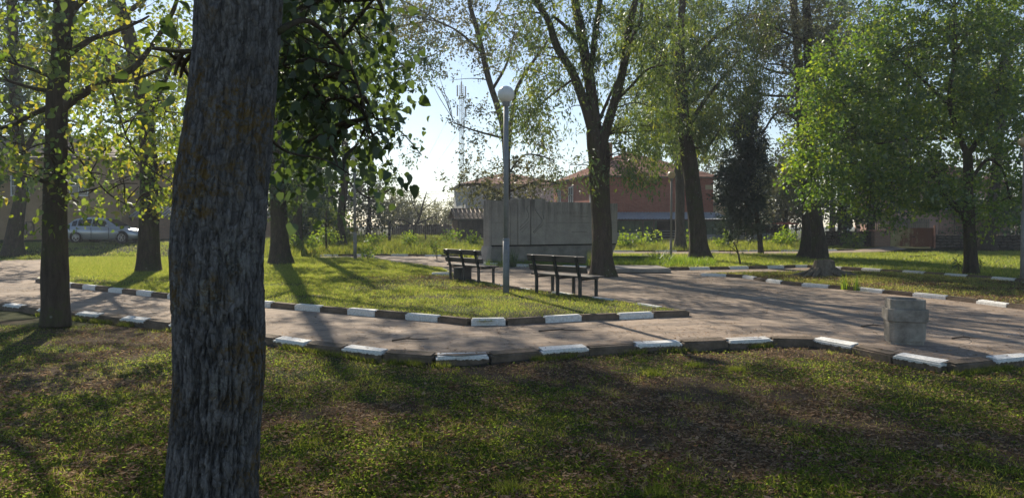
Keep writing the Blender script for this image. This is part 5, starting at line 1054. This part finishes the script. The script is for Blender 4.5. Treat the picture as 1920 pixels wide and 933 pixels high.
plant('iris_clump', 'tuft of upright leaves in the dry patch, left of two', 1585, 541, .42, .16, 26, spiky=True, Wd=.03); plant('iris_clump', 'tuft of upright leaves in the dry patch, right of two', 1606, 543, .40, .13, 20, spiky=True, Wd=.03)
plant('reed_clump', 'tall grassy clump at the left foot of the memorial wall', 955, 499, .75, .5, 90, spiky=True, Wd=.035, mat='leaf_dark'); plant('reed_clump', 'dry grassy tuft between the right bench and the central trunk', 1108, 500, .7, .3, 50, spiky=True, Wd=.02, mat='grass')
plant('bush', 'leafy weed bush at the foot of the grey lamp post', 690, 489, .8, .7, 130, L=.10, mat='weed'); plant('bush', 'leggy weed beside the left end of the far path', 820, 486, .9, .5, 80, L=.09, mat='weed')
plant('bush', 'bright low bush before the right stone wall of the dark trunks', 1600, 463, 1.0, 1.1, 130, L=.18, Wd=.11, mat='weed'); plant('bush', 'broad bright nettle clump below the corrugated sheets', 1190, 466, .9, 1.8, 220, L=.2, Wd=.12)
plant('bush', 'leafy clump at the base of the pale straight trunk', 1293, 467, 1.0, .6, 60, L=.2, Wd=.12); plant('bush', 'clump of nettles left of the evergreen trunk', 1355, 466, 1.1, .7, 80, L=.2, Wd=.12); plant('bush', 'row of nettles right of the evergreen trunk', 1475, 465, 1.1, 1.5, 160, L=.2, Wd=.12)
for i, (px, py, hh, r) in enumerate(((545, 470, 1.0, .9), (590, 474, 1.2, .9), (612, 462, 1.3, 1.0), (520, 478, .8, .6), (700, 462, .9, 1.0), (850, 462, 1.1, 1.1), (885, 464, .9, .8), (770, 462, .8, 1.0))):
    plant('bush', ('weed bush behind the ivy trunk', 'leafy weed bush in front of the slim sapling', 'tall weed bush left of the leaning trunk', 'small weed bush touching the ivy trunk', 'weed bush right of the grey lamp post', 'yellow-green bush in front of the shed', 'weed clump between shed and memorial wall', 'weeds below the bare fruit tree')[i], px, py, hh, r, 110, L=.15, Wd=.09)
plant('weed', 'small leafy shoots at the foot of the maple trunk', 1800, 511, .5, .35, 24, L=.1, mat='leaf_dark'); plant('weed', 'little plant sprouting from the right side of the maple trunk', 1836, 511, .45, .25, 18, L=.1, mat='leaf_dark')
# dry branch pieces on the path
for i, (px, py, L, lb) in enumerate(((1700, 634, .5, ''),)): pass
def branch(px, py, L, rz, lb, z=.0):
    p = G(px, py, z); o = MB().tube([(0, 0, .015), (L*.4, .03, .03), (L*.7, -.02, .02), (L, .02, .012)], [.012, .010, .007, .003], 6).tube([(L*.4, .03, .03), (L*.6, .12, .05)], [.006, .002], 5).tube([(L*.65, -.02, .02), (L*.85, -.10, .03)], [.005, .002], 5).build('dead_branch', MT['twig'])
    o.location = (p.x, p.y, z); o.rotation_euler = (0, 0, rz); tag(o, lb, 'twig')
branch(1785, 636, .45, .1, 'dark broken twig lying on the paving right of the concrete bin'); branch(1010, 622, .8, .1, 'thin dry branch on the path in front of the lawn tip'); branch(735, 640, .5, .3, 'short twig on the path left of the kerb corner')
branch(1215, 655, .35, -.8, 'twig against the near kerb, at the middle of the verge', -.11); branch(1615, 613, .5, .15, 'dry twig on the paving left of the concrete bin')
# ------------------------------------------------------------------ air: thin haze added, also standing in for the lens-flare veil
hz = MB().box((0, 260, 24), (900, 620, 54)).build('haze', None, kind='stuff'); hz.data.materials.clear()
hm = bpy.data.materials.new('haze_air'); hm.use_nodes = True; hm.node_tree.nodes.clear(); ho = hm.node_tree.nodes.new('ShaderNodeOutputMaterial')
pv = hm.node_tree.nodes.new('ShaderNodeVolumePrincipled'); pv.inputs['Color'].default_value = (.80, .88, 1, 1); pv.inputs['Density'].default_value = .0009; pv.inputs['Anisotropy'].default_value = .3
hm.node_tree.links.new(pv.outputs[0], ho.inputs['Volume']); hz.data.materials.append(hm)
